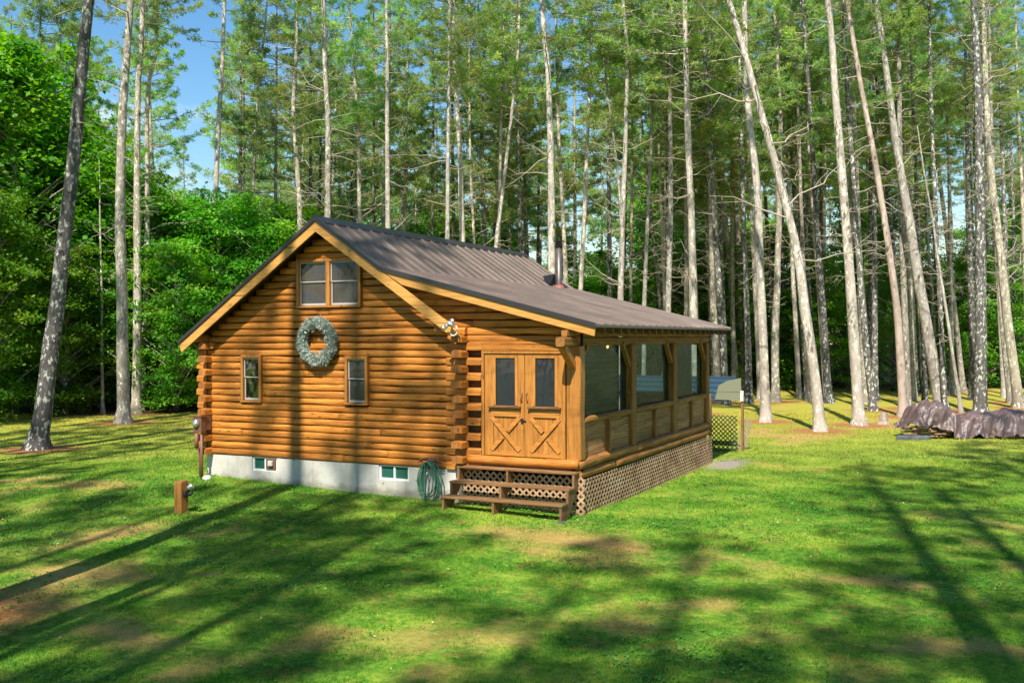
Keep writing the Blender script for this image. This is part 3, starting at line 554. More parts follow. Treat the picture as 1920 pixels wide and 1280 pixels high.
# ------------------------------------------------------------------ ground + grass
xs = np.concatenate([[-260, -160, -100, -70, -55], np.arange(-45, 34, .3), [36, 42, 55, 80, 130, 220]])
ys = np.concatenate([[-160, -90, -50, -32], np.arange(-24, 72, .3), [74, 80, 95, 130, 200, 340]])
X, Y = np.meshgrid(xs, ys); Z = gz(X, Y); nx, ny = len(xs), len(ys)
lp = np.array(litter_pts)
def masks(x, y):
    lit = np.zeros_like(x)
    for a, b, r in lp:
        d2 = (x-a)**2+(y-b)**2
        sel = d2 < 9; lit[sel] = np.maximum(lit[sel], np.exp(-d2[sel]/(1.1+5*r)))
    dry = .6*vnoise(x*.35, y*.35, 8, 4)+.4*vnoise(x*1.1, y*1.1, 18, 3); dry = np.clip((dry-.52)*5, 0, .95)*(.35+1.1*vnoise(x*1.7, y*1.7, 17, 3))
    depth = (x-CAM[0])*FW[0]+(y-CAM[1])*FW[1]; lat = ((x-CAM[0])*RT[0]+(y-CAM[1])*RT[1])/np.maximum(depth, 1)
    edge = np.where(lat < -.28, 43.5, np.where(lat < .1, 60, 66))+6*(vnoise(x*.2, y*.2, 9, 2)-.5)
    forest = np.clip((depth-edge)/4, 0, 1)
    gravel = np.clip(1.3-np.sqrt(((x-9.95)/.5)**2+((y-9.6)/1.35)**2)-.5*(vnoise(x*2, y*2, 30, 2)-.5), 0, 1)*1.4
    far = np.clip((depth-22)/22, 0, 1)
    return np.clip(lit, 0, 1), dry, forest, np.clip(gravel, 0, 1), far
lit, dry, forest, gravel, far = masks(X.ravel(), Y.ravel())
idx = np.arange(nx*ny).reshape(ny, nx); F = np.stack([idx[:-1, :-1], idx[:-1, 1:], idx[1:, 1:], idx[1:, :-1]], -1).reshape(-1, 4)
def grass_color(q):
    fine = q.noise(q.pos(), 9, 4, .7); med = q.noise(q.pos(), .8, 5, .6)
    c = q.ramp(q.math('ADD', q.math('MULTIPLY', fine, .45), q.math('MULTIPLY', med, .55)), [(.40, (.03, .16, .010)), (.5, (.105, .275, .018)), (.62, (.30, .42, .045))])
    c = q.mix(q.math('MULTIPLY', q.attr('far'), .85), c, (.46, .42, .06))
    spk = q.noise(q.pos(), 2.6, 6, .75); c = q.mix(q.math('MULTIPLY', q.ramp(spk, [(.54, (0, 0, 0)), (.66, (1, 1, 1))]), .6), c, (.30, .19, .055))
    d = q.ramp(q.math('ADD', q.attr('dry'), q.math('SUBTRACT', q.math('MULTIPLY', fine, .8), .4)), [(.3, (0, 0, 0)), (1., (1, 1, 1))])
    c = q.mix(q.math('MULTIPLY', d, .85), c, (.50, .31, .11))
    return c, fine
q = N('lawn_ground', .95); c, fine = grass_color(q)
c = q.mix(.25, c, q.mix(fine, (.06, .035, .015), (.22, .15, .06)))
c = q.mix(q.ramp(q.attr('lit'), [(.25, (0, 0, 0)), (.75, (1, 1, 1))]), c, q.ramp(fine, [(.3, (.20, .085, .03)), (.7, (.42, .20, .08))]))
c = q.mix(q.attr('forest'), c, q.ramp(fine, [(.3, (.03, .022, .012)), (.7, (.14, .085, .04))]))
c = q.mix(q.attr('gravel'), c, q.ramp(q.noise(q.pos(), 30, 3), [(.3, (.16, .13, .10)), (.7, (.40, .35, .31))]))
q.base(c).bump(fine, .8, .05); q.b.inputs['Specular IOR Level'].default_value = .1
GROUNDM = q.m
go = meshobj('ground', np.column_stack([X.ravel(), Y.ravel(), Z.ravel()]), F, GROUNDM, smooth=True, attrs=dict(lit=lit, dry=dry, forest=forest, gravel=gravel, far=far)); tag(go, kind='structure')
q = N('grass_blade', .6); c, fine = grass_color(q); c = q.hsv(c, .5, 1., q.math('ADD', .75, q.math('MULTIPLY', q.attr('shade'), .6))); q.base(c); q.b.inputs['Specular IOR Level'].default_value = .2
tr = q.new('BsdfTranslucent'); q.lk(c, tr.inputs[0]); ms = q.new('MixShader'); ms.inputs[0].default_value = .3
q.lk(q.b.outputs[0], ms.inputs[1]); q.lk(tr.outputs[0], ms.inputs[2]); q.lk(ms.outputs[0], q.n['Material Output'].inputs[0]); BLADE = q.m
g = np.random.default_rng(5)
def scatter(n, d0, d1, h, w):
    dep = np.sqrt(g.uniform(d0*d0, d1*d1, n)); lat = g.uniform(-.56, .56, n)
    x = CAM[0]+FW[0]*dep+RT[0]*lat*dep; y = CAM[1]+FW[1]*dep+RT[1]*lat*dep
    lit, dry, forest, gravel, far = masks(x, y)
    inside = (x > -.1) & (x < 9.5) & (y > -.02) & (y < 9.8)
    keep = (~inside) & (g.random(n) > np.maximum.reduce([lit*1.3, dry*.75, forest*1.5, gravel*1.8])); x, y = x[keep], y[keep]; m_ = len(x)
    z = gz(x, y); tall = .45+1.3*vnoise(x*2.2, y*2.2, 12, 3)**1.5
    az = g.uniform(0, 6.28, m_); hh = h*g.uniform(.5, 1.2, m_)*tall; ld = g.uniform(.2, 1.1, m_)*hh; a2 = g.uniform(0, 6.28, m_)
    b = np.stack([x, y, z-.01], 1); s = np.stack([np.cos(az), np.sin(az), 0*az], 1)*(w*g.uniform(.6, 1.3, m_))[:, None]
    t = b+np.stack([np.cos(a2)*ld, np.sin(a2)*ld, hh], 1)
    sh = g.random(m_); return np.stack([b-s, b+s, t], 1).reshape(-1, 3), np.repeat(np.stack([dry[keep], far[keep], sh], 1), 3, 0)
parts = [scatter(340000, 9, 17, .042, .0055), scatter(250000, 17, 28, .048, .010), scatter(120000, 28, 46, .06, .018)]
V = np.concatenate([p[0] for p in parts]); A = np.concatenate([p[1] for p in parts])
gr = meshobj('grass', V, np.arange(len(V)).reshape(-1, 3), BLADE, attrs=dict(dry=A[:, 0], far=A[:, 1], shade=A[:, 2]))
tag(gr, 'short mown green lawn grass with dry tan patches', 'grass', kind='stuff')

# broad-leaved weeds and fallen leaves lying in the lawn
def leafbits(n, d0, d1, size, lift, seed, clump):
    g_ = np.random.default_rng(seed); dep = np.sqrt(g_.uniform(d0*d0, d1*d1, n)); lat = g_.uniform(-.55, .55, n)
    x = CAM[0]+FW[0]*dep+RT[0]*lat*dep; y = CAM[1]+FW[1]*dep+RT[1]*lat*dep; ins = (x > -.2) & (x < 9.6) & (y > -.05) & (y < 9.9)
    if clump: ins |= vnoise(x*.5, y*.5, 40, 3) < .56
    x, y = x[~ins], y[~ins]
    if clump: x = np.repeat(x, 7)+g_.normal(size=len(x)*7)*.05; y = np.repeat(y, 7)+g_.normal(size=len(y)*7)*.05
    m_ = len(x); c = np.stack([x, y, gz(x, y)+lift*g_.uniform(.4, 1.2, m_)], 1); nr = unit(g_.normal(size=(m_, 3))*.35+[0, 0, 1.]); d = unit(np.cross(nr, g_.normal(size=(m_, 3)))); s_ = np.cross(nr, d)
    L = size*g_.uniform(.5, 1.3, (m_, 1)); return np.stack([c-d*L, c+s_*L*.6, c+d*L, c-s_*L*.6], 1).reshape(-1, 3)
q = N('weed_leaf', .5); q.base(q.ramp(q.noise(q.pos(), 4, 2), [(.3, (.04, .15, .012)), (.7, (.10, .27, .02))]))
V = leafbits(9000, 9, 30, .024, .04, 3, True); o = meshobj('weeds', V, np.arange(len(V)).reshape(-1, 4), q.m); tag(o, 'patches of low broad-leaved clover and weeds in the lawn', 'weeds', kind='stuff')
q = N('fallen_leaf', .8); q.base(q.ramp(q.noise(q.pos(), 11, 1), [(.35, (.20, .10, .04)), (.5, (.42, .26, .10)), (.65, (.55, .42, .18))]))
V = leafbits(2600, 9, 45, .022, .03, 4, False); o = meshobj('fallen_leaves', V, np.arange(len(V)).reshape(-1, 4), q.m); tag(o, 'tan fallen leaves scattered over the lawn', 'leaves', kind='stuff')

# ------------------------------------------------------------------ cabin
CW, PX, CD, ZC = 6.77, 9.473, 9.67, .1524
RX, RZ, SL, BX, BZ, SL2 = 3.501, 5.269, .6755, 5.156, 4.150, .2545   # ridge, main slope, break, lower slope
OV, EX = .41, 9.95
def rtop(x): return RZ-SL*abs(x-RX) if x <= BX else BZ-SL2*(x-BX)
cabin = empty('log_cabin', (4.7, 4.8, -.7), 'honey-stained log cabin with brown metal roof and screened side porch', 'cabin')
g = random.Random(3)
OPEN = [(1.06, 1.70, 1.26, 2.34), (3.96, 4.61, 1.28, 2.33), (2.66, 4.44, 3.38, 4.46), (CW+.3, PX, -1, 2.60)]   # x0 x1 z0 z1
def logseg(mb, x0, x1, z0, h, yf, g, bul=.030, back=.14, ends=True):
    n = max(2, int((x1-x0)/.16)+1); k = 8; vs = []; sd = g.random()*50; mb.tone = g.random(); h2 = h
    for i in range(n):
        x = x0+(x1-x0)*i/(n-1); wb = (mnoise.noise(Vector((x*1.5, sd, z0)))*.020-.001+.012*max(0, mnoise.noise(Vector((x*.9, sd+20, z0))))  if abs(z0) > .01 else 0); wt = mnoise.noise(Vector((x*1.5, sd+9, z0)))*.016-.004
        bb = bul*(1+.35*mnoise.noise(Vector((x*.8, sd+4, 0)))); ef = 1.
        if ends: e = min(x-x0, x1-x)/.05; ef = min(1, .55+.45*e)
        vs.append((x, yf+back, z0+.004+wb))
        for j in range(k):
            t = j/(k-1); yy = yf-bb*ef*(max(0, math.sin(math.pi*t))**.42)+(.008 if 0 < t < 1 else 0)+.006*mnoise.noise(Vector((x*4, t*3, sd)))
            vs.append((x, yy, z0+.004+wb+(h2-.012-wb+wt)*t))
        vs.append((x, yf+back, z0+h2-.008+wt))
    m_ = k+2; fs = [(i*m_+j, (i+1)*m_+j, (i+1)*m_+j+1, i*m_+j+1) for i in range(n-1) for j in range(m_-1)]
    fs += [tuple(range(m_)), tuple(range(n*m_-1, (n-1)*m_-1, -1))]; mb.add(vs, fs)
mb = MB(); joints = {}
for i in range(35):
    z0 = i*ZC; z1 = z0+ZC
    if z1 > RZ-.25: break
    xl = max(0, RX-(RZ-.12-z1)/SL) if z1 > 2.5 else 0
    if z1 > rtop(BX)-.12: xr = RX+(RZ-.12-z1)/SL
    elif z1 > 2.62: xr = min(PX-.05, BX+(BZ-.12-z1)/SL2)
    else: xr = CW-.01
    if xr <= xl+.1: continue
    segs = [(xl, xr)]
    for a, b, za, zb in OPEN[:3]:
        if z1 > za+.06 and z0 < zb-.08: segs = [s for (p, q_) in segs for s in ((p, min(q_, a)), (max(p, b), q_)) if s[1]-s[0] > .05]
    for a, b in segs:
        cuts = [a]
        if b-a > 2.2 and g.random() < .85: cuts.append(g.uniform(a+.9, b-.9))
        if b-a > 5.5 and g.random() < .6: cuts.append(g.uniform(a+.9, b-.9))
        cuts = sorted(cuts)+[b]
        for p, q_ in zip(cuts, cuts[1:]):
            if q_-p > .06: logseg(mb, p+.003, q_-.003, z0, ZC, 0, g)
mb.build('log_wall', LW[0], cabin, True)
for o in [cabin.children[-1]]:
    pass
mb = MB(); zb = RZ-.16
mb.prism([(.02, .01), (PX-.02, .01), (PX-.02, rtop(PX-.02)-.12), (BX, BZ-.12), (RX, zb), (.02, rtop(.02)-.12)], .16, .20)
mb.build('dark_sheet_behind_logs', DARKW, cabin)  # dark sheet that paints the unlit log gaps and interior
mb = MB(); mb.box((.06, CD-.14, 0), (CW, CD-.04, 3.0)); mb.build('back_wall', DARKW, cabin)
# side (left) wall and wall between cabin and porch
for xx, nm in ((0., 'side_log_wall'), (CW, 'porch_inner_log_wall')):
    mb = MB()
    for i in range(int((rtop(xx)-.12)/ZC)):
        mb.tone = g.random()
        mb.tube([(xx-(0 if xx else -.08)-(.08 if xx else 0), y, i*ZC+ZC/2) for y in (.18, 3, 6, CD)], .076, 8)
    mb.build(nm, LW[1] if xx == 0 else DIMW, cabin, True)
# corner log ends
def logend(mb, axis, c, a0, a1, z, h, w, g, jag=0):
    """rounded log stub, axis 0 along x or 1 along y; c = centre on other axis"""
    mb.tone = g.random()*.8+.1; pr = [(-.5, -.47), (-.5, .25), (-.36, .45), (-.15, .5), (.15, .5), (.36, .45), (.5, .25), (.5, -.47)]
    pts = [(p*w, (q_+.5)*h) for p, q_ in pr]; n = len(pts); vs = []
    st = [a0, a0+.02, a1] if a1 > a0 else [a0, a0-.02, a1]
    for s, f in ((a0, .9), (a0+(.025 if a1 > a0 else -.025), 1.), (a1, 1.)):
        for p, q_ in pts:
            o = c+p*f; zz = z+h/2+(q_-h/2)*f; vs.append((s, o, zz) if axis == 0 else (o, s, zz))
    fs = [(k*n+j, k*n+(j+1) % n, k*n+n+(j+1) % n, k*n+n+j) for k in range(2) for j in range(n)]
    nf = len(mb.f); mb.add(vs, fs); mb.mi = 1; base = len(mb.v)-len(vs); mb.f.append(tuple(range(base, base+n))); mb.m.append(1); mb.f.append(tuple(range(base+3*n-1, base+2*n-1, -1))); mb.m.append(1); mb.mi = 0
for side, nm in ((0, 'left_corner_logs'), (1, 'right_corner_logs')):
    mb = MB(); top = 17 if side == 0 else 18
    for i in range(top):
        z = i*ZC; jit = g.uniform(-.03, .03)
        if (i+side) % 2 == 0:
            xc = .10 if side == 0 else CW+.12
            logend(mb, 1, xc, -.27+jit, .02, z-.005, ZC*.98+.012, .21 if side == 0 else .25, g)
        else:
            if side == 0: logend(mb, 0, .035, -.25+jit, .05, z-.005, ZC+.004, .155, g)
            else: logend(mb, 0, .035, CW+.55+jit*.3, CW-.25, z-.005, ZC+.004, .155, g)
    if side == 0:
        logend(mb, 1, -.02, -.36, .1, 17*ZC+.01, .17, .18, g)
        logend(mb, 1, .22, -.12, .1, 16*ZC+.01, .15, .18, g)
    else: logend(mb, 0, -.06, CW+.24, CW-.1, 18*ZC, .155, .16, g); logend(mb, 1, CW-.3, -.3, .1, 18.5*ZC, .18, .18, g)
    mb.build(nm, [LW[0], END], cabin)
mb = MB()   # foundation
for a, b in ((0, 1.36), (2.08, 4.82), (5.58, CW)): mb.box((a, .02, -1.2), (b, .3, -.012))
for a, b in ((1.36, 2.08), (4.82, 5.58)): mb.box((a, .02, -1.2), (b, .3, -.335))
mb.box((0, .3, -1.2), (.25, CD, -.012)); mb.box((CW-.25, .3, -1.2), (CW, CD, -.012)); mb.build('foundation', CONC, cabin)
def window(x0, x1, z0, z1, casing, nlite=1, sashmat=GRY, glass=SCREEN):
    w = bpy.data.objects.new('window', None); COL.objects.link(w); w.parent = cabin; w.location = Vector(((x0+x1)/2, 0, z0))-wloc(cabin)
    mb = MB(); t = .065; yf = -.055
    mb.tone = .6
    mb.box((x0, yf, z0-.01), (x0+t, .15, z1), .006); mb.box((x1-t, yf, z0-.01), (x1, .15, z1), .006); mb.box((x0+t+.001, yf+.002, z1-t), (x1-t-.001, .15, z1), .006)
    mb.box((x0-.01, yf-.02, z0-.055), (x1+.01, .15, z0-.012), .008)
    xm = (x0+x1)/2
    if nlite == 2: mb.box((xm-.05, yf+.001, z0-.01), (xm+.05, .15, z1-t-.001), .006)
    mb.build('window_frame', casing, w)
    for a, b in (((x0+t, x1-t),) if nlite == 1 else ((x0+t, xm-.05), (xm+.05, x1-t))):
        zm = (z0+z1)/2+.01; mb = MB(); s = .028
        for (za, zb_, y) in ((zm-.012, z1-t, 0.), (z0, zm+.012, .022)):
            mb.box((a+.002, y, za), (a+s, y+.02, zb_)); mb.box((b-s, y, za), (b-.002, y+.02, zb_))
            mb.box((a+s+.001, y, zb_-s), (b-s-.001, y+.02, zb_-.002)); mb.box((a+s+.001, y, za+.001), (b-s-.001, y+.02, za+s*(1.6 if y else .8)))
        mb.build('window_sash', sashmat, w)
        mb = MB(); mb.box((a+s-.003, .010, zm), (b-s+.003, .014, z1-t-.01)); mb.box((a+s-.003, .032, z0+.01), (b-s+.003, .036, zm)); mb.build('glass', glass, w)
    return w
w1 = window(1.09, 1.68, 1.28, 2.31, DW[2], glass=GLASS); window(3.99, 4.58, 1.30, 2.30, DW[2]); w3 = window(2.69, 4.41, 3.41, 4.43, DW[2], 2)
mb = MB()   # curling amber ornament behind the left window's glass
for cx, cz, r, a0, a1 in ((1.26, 2.08, .12, -1.4, 1.4), (1.52, 2.08, .12, 1.75, 4.5), (1.38, 1.86, .10, .2, 2.9), (1.38, 2.24, .07, 3.3, 6.1)):
    mb.tube([(cx+r*math.cos(a0+(a1-a0)*i/10), .06, cz+r*math.sin(a0+(a1-a0)*i/10)) for i in range(11)], .013, 5)
mb.tube([(1.30, .06, 1.62), (1.36, .06, 1.5)], .014, 5); mb.tube([(1.5, .06, 1.7), (1.46, .06, 1.62)], .02, 5); mb.build('glass_ornament', YEL, w1)
mb = MB()   # log railing behind the loft window
mb.tube([(2.8, .12, 3.92), (4.3, .12, 3.92)], .032, 7)
for x in (2.93, 3.2, 3.78, 4.02, 4.24): mb.tube([(x, .12, 3.46), (x, .12, 3.74)], .026, 7)
mb.build('loft_railing', LW[0], w3, True)
for a, b in ((1.36, 2.08), (4.82, 5.58)):   # basement windows
    w = bpy.data.objects.new('basement_window', None); COL.objects.link(w); w.parent = cabin; w.location = Vector((a, 0, -.33))-wloc(cabin)
    mb = MB(); z0, z1, y = -.333, -.014, .05
    mb.box((a+.002, y, z0+.002), (a+.045, y+.06, z1)); mb.box((b-.045, y, z0+.002), (b-.002, y+.06, z1)); mb.box((a+.046, y, z0+.002), (b-.046, y+.06, z0+.045)); mb.box((a+.046, y, z1-.03), (b-.046, y+.06, z1))
    mb.box(((a+b)/2-.02, y+.001, z0+.046), ((a+b)/2+.02, y+.06, z1-.031)); mb.build('window_frame', WHT, w)
    mb = MB(); mb.box((a+.04, y+.03, z0+.04), (b-.04, y+.034, z1-.02)); mb.build('glass', GREENG, w)
    if a < 2:
        mb = MB(); mb.box((a+.40, y-.03, z0+.05), (b-.05, y-.004, z1-.03), .004); mb.build('vent_plate', METER, w)
        mb = MB(); mb.box((a+.5, y-.10, -.2), (b-.1, y-.031, -.08), .012); mb.build('vent_hood', STONE, w)
# header board over the door, door frame, doors
mb = MB(); mb.tone = .3; mb.box((7.06, -.035, 2.43), (9.17, .10, 2.612), .006); mb.build('door_header', LW[0], cabin)
mb = MB(); mb.tone = .5
mb.box((7.33, -.03, .33), (7.39, .12, 2.425), .006); mb.box((7.391, -.028, 2.37), (9.16, .12, 2.424), .006); mb.build('door_frame', DW[2], cabin)
mb = MB(); mb.box((6.72, .12, .02), (7.335, .155, 2.45)); mb.build('corner_backing', STW[0], cabin)
def door(x0, x1, flip):
    d = bpy.data.objects.new('door', None); COL.objects.link(d); d.parent = cabin; d.location = Vector((x0, 0, .33))-wloc(cabin)
    z0, z1 = .33, 2.365; y = .0; mb = MB(); sw = .10
    gx0, gx1, gz0, gz1 = x0+.19, x1-.15, 1.36, 2.28
    if flip: gx0, gx1 = x0+.17, x1-.16
    mb.tone = .55
    mb.box((x0+.003, y, z0), (gx0, y+.05, z1), .004); mb.box((gx1, y, z0), (x1-.003, y+.05, z1), .004)
    mb.tone = .4
    mb.box((gx0+.001, y, gz1), (gx1-.001, y+.05, z1), .004); mb.box((gx0+.001, y+.001, 1.12), (gx1-.001, y+.05, gz0-.03), .004); mb.box((gx0+.001, y, z0), (gx1-.001, y+.05, z0+.10), .004)
    mb.tone = .8
    for xx in (gx0+.001, gx1-.061): mb.box((xx, y-.006, gz0-.02), (xx+.06, y-.001, gz1+.01))
    n = 5
    for i in range(n):
        a = gx0+(gx1-gx0)*i/n; mb.tone = g.random()*.5+.3; mb.box((a+.002, y+.018, z0+.10), (a+(gx1-gx0)/n-.002, y+.04, 1.12))
    mb.build('door_panel', DW[2], d)
    mb = MB(); cz0, cz1 = z0+.115, 1.105; mb.tone = .9; xa, xb = gx0-.035, gx1+.035
    mb.obox((xa, y-.014, cz1), (xb, y-.014, cz0), .022, .085, (0, -1, 0)) if False else None
    def strap(p, q_, yy):
        p, q_ = Vector((p[0], 0, p[1])), Vector((q_[0], 0, q_[1])); dd = (q_-p).normalized(); nn = Vector((-dd.z, 0, dd.x))*.042
        mb.prism([(v.x, v.z) for v in (p-nn, q_-nn, q_+nn, p+nn)], yy-.02, yy)
    a_, b_ = ((xa, cz0), (xb, cz1)), ((xa, cz1), (xb, cz0))
    if flip: a_, b_ = b_, a_
    strap(*b_, y-.001); mid = ((a_[0][0]+a_[1][0])/2, (a_[0][1]+a_[1][1])/2); dv = Vector((a_[1][0]-a_[0][0], a_[1][1]-a_[0][1])).normalized()*.075
    strap(a_[0], (mid[0]-dv.x, mid[1]-dv.y), y-.001); strap((mid[0]+dv.x, mid[1]+dv.y), a_[1], y-.001)
    mb.tone = .7; mb.box((xa-.01, y-.016, 1.12), (xb+.01, y-.001, 1.26)); mb.box((xa-.01, y-.014, z0+.01), (xb+.01, y-.001, z0+.075)); mb.build('cross_brace', DW[0], d)
    mb = MB(); mb.tone = .1; mb.box((xa-.05, y-.085, 1.292), (xb+.04, y-.002, 1.325), .004); mb.build('door_shelf', STW[0], d)
    mb = MB(); mb.box((gx0+.05, y+.02, gz0-.03), (gx1-.05, y+.024, gz1)); mb.build('glass', DGLASS, d)
    hx = x1-.055 if not flip else x0+.055
    mb = MB(); mb.tube([(hx, y-.004, 1.42), (hx+(.012 if flip else -.012), y-.05, 1.45), (hx-(.01 if flip else -.01), y-.05, 1.56), (hx, y-.004, 1.6)], .011, 6); mb.build('handle', RUST, d, True)
    if not flip:
        mb = MB(); mb.tube([(hx-.03, y-.02, 1.05), (hx+.09, y-.02, 1.045)], .012, 6); mb.box((hx-.02, y-.03, 1.0), (hx+.03, y-.002, 1.09), .004); mb.build('latch', BLK, d)
door(7.392, 8.285, False); door(8.287, 9.158, True)
# porch floor, posts, beams
mb = MB(); mb.box((CW+.02, .25, .16), (PX-.31, CD-.3, .24)); mb.build('porch_floor', STW[1], cabin)
posts = [0.0, 3.05, 6.2, 9.32]
for i, y in enumerate(posts):
    mb = MB(); mb.tone = .45 if i == 0 else .25; x0, x1 = (PX-.30, PX-.005)
    pts = []
    n = 12
    for j in range(n+1):
        z = .325+(2.52-.325)*j/n; w = .012*mnoise.noise(Vector((z*1.7, i*7, 1))); v2 = .014*mnoise.noise(Vector((z*1.3, i*7+3, 5)))
        pts.append((z, w, v2))
    vs = []; d = .30 if i else .26; bz = .02
    for z, w, v2 in pts:
        q8 = [(x0+bz, y+w), (x1-bz+v2, y+w), (x1+v2, y+w+bz), (x1+v2, y+d-bz), (x1-bz+v2, y+d), (x0+bz, y+d), (x0, y+d-bz), (x0, y+w+bz)]
        vs += [(a, b, z) for a, b in q8]
    fs = [(k*8+j, k*8+(j+1) % 8, k*8+8+(j+1) % 8, k*8+8+j) for k in range(n) for j in range(8)]+[tuple(range(7, -1, -1)), tuple(range(n*8, n*8+8))]
    mb.add(vs, fs); mb.build('porch_post', DW[2] if i == 0 else PW[2], cabin)
def wavylog(name, p, q_, r, mat, rz_=None, wob=.015, parent=cabin, n=18, sides=10, sq=1., hewn=False):
    mb = MB(); mb.tone = g.random()*.6+.2; p, q_ = np.array(p), np.array(q_); P = []; Rr = []; sd = g.random()*90
    for i in range(n+1):
        t = i/n; a = p+(q_-p)*t; L = np.linalg.norm(q_-p)*t
        P.append(a+np.array([mnoise.noise(Vector((L, sd, 0))), mnoise.noise(Vector((L, sd, 7))), mnoise.noise(Vector((L, sd, 3)))])*wob*(np.abs((q_-p)) < .01))
        Rr.append(r*(1+.10*mnoise.noise(Vector((L*.9, sd, 11)))))
    if hewn:
        vs = []; fx = [(-1, -.7), (-.7, -1), (.7, -1), (1, -.7), (1, .7), (.7, 1), (-.7, 1), (-1, .7)]; lat = np.array([1., 0, 0]) if abs((q_-p)[1]) > abs((q_-p)[0]) else np.array([0, 1., 0])
        for c_, rr_ in zip(P, Rr): vs += [c_+lat*a*rr_+np.array([0, 0, b*rr_*sq]) for a, b in fx]
        mb.add(vs, [(k*8+j, k*8+(j+1) % 8, k*8+8+(j+1) % 8, k*8+8+j) for k in range(n) for j in range(8)]+[tuple(range(7, -1, -1)), tuple(range(n*8, n*8+8))]); return mb.build(name, mat, parent)
    mb.tube(P, Rr, sides, True, sq); return mb.build(name, mat, parent, True)
wavylog('lower_beam', (PX-.155, -.62, 2.61), (PX-.155, CD+.05, 2.61), .09, PW[1], hewn=True)
wavylog('upper_beam', (PX-.13, -.46, 2.765), (PX-.13, CD+.1, 2.765), .062, PW[1], n=14, hewn=True)
wavylog('sill_log', (7.04, -.03, .235), (9.44, -.03, .235), .093, LW[0], sq=1.)
wavylog('sill_log', (PX-.085, .02, .225), (PX-.085, 3.4, .225), .105, PW[1]); wavylog('sill_log', (PX-.085, 3.42, .22), (PX-.085, 9.75, .22), .108, PW[1])
wavylog('sill_log', (PX-.085, .0, .03), (PX-.085, 2.0, .03), .09, PW[1]); wavylog('sill_log', (PX-.085, 2.03, .03), (PX-.085, 9.7, .03), .10, PW[1])
wavylog('back_sill_log', (CW, CD-.05, .22), (PX-.25, CD-.05, .22), .1, PW[0])
wavylog('back_beam', (CW, CD-.12, 2.58), (PX-.3, CD-.12, 2.58), .1, PW[0])
mb = MB(); mb.tone = .2; mb.box((CW+.3, -.015, .02), (PX-.2, .12, .142), .01); mb.build('rim_board', STW[0], cabin)
mb = MB(); mb.tone = .3
for i in range(5): mb.box((CW+.05, CD-.10, .33+i*.14), (PX-.3, CD-.06, .33+i*.14+.135)); 
mb.build('back_knee_wall', PANEL, cabin)
wavylog('back_rail', (CW, CD-.08, 1.08), (PX-.3, CD-.08, 1.08), .06, PW[0])
for i in range(3):
    y0, y1 = posts[i]+(.30 if i else .26), posts[i+1]
    wavylog('porch_rail', (PX-.10, y0-.02, 1.055), (PX-.10, y1+.02, 1.055), .088, PW[1], n=10, sq=.85)
    ym = (y0+y1)/2
    for a, b in ((y0, ym-.06), (ym+.06, y1)):
        mb = MB()
        for k_, (za, zb_) in enumerate(((.325, .53), (.533, .75), (.753, .985))): mb.tone = g.random(); mb.box((PX-.13, a, za), (PX-.09, b, zb_), .004)
        mb.build('porch_panel', PANEL, cabin)
    mb = MB(); mb.tone = .3; mb.box((PX-.13, ym-.06, .322), (PX-.01, ym+.06, .98), .012); mb.build('porch_stud', PW[2], cabin)
    mb = MB(); V_ = []; nn = 12
    mb.box((PX-.158, y0+.003, 1.1), (PX-.152, y1-.003, 2.53)); mb.build('porch_screen', VINYL, cabin)
mb = MB(); mb.box((CW+.05, CD-.066, 1.1), (PX-.31, CD-.060, 2.5)); mb.build('porch_screen', VINYLB, cabin)
def brace(p, q_, w=.12, h=.1, mat=PW[2]):
    mb = MB(); mb.tone = .6; mb.obox(p, q_, w, h, (1, 0, 0)); mb.build('brace', mat, cabin)
brace((PX-.16, -.52, 2.535), (PX-.16, .0, 2.14), .12, .14, DW[2])
brace((PX-.10, .26, 2.20), (PX-.10, .62, 2.55), .08, .07)
for y in posts[1:]: brace((PX-.09, y-.45, 2.56), (PX-.09, y+.01, 2.06), .10, .09)
# lattice skirt
def lattice(name, mat, p0, du, dv, lu, lv, pitch, wd, th, parent, nrm):
    mb = MB(); p0, du, dv, nrm = map(lambda a: np.array(a, float), (p0, du, dv, nrm)); s2 = pitch
    for sgn, off in ((1, 0), (-1, th)):
        kmin = -int(lv/s2)-2; kmax = int((lu+lv)/s2)+2
        for k_ in range(kmin, kmax):
            # line u = k*s2 + sgn*v
            u0 = k_*s2 if sgn > 0 else k_*s2; pts = []
            v0, v1 = 0., lv; a = u0+sgn*v0; b = u0+sgn*v1
            lo, hi = 0., 1.
            ua, ub = a, b
            if ub != ua:
                t0, t1 = (0-ua)/(ub-ua), (lu-ua)/(ub-ua); lo = max(0, min(t0, t1)); hi = min(1, max(t0, t1))
            if hi-lo < .03: continue
            P = p0+du*(ua+(ub-ua)*lo)+dv*(v1*lo)+nrm*off; Q = p0+du*(ua+(ub-ua)*hi)+dv*(v1*hi)+nrm*off
            mb.tone = g.random(); mb.obox(P, Q, th*.9, wd, nrm) if False else None
            d = Q-P; d = d/np.linalg.norm(d); s_ = np.cross(d, nrm)*wd/2; nn_ = nrm*th*.45
            mb.add([P-s_-nn_, P+s_-nn_, P+s_+nn_, P-s_+nn_, Q-s_-nn_, Q+s_-nn_, Q+s_+nn_, Q-s_+nn_], [(0,1,2,3),(7,6,5,4),(0,4,5,1),(1,5,6,2),(2,6,7,3),(3,7,4,0)])
    return mb.build(name, mat, parent)
lattice('lattice_skirt', LATT, (PX+.02, .02, -.88), (0, 1, 0), (-.045, 0, 1), 9.8, .80, .165, .042, .008, cabin, (1, 0, 0))
lattice('lattice_skirt', LATT, (CW+.1, .0, -.88), (1, 0, 0), (0, 0, 1), 2.68, .88, .145, .040, .008, cabin, (0, -1, 0))
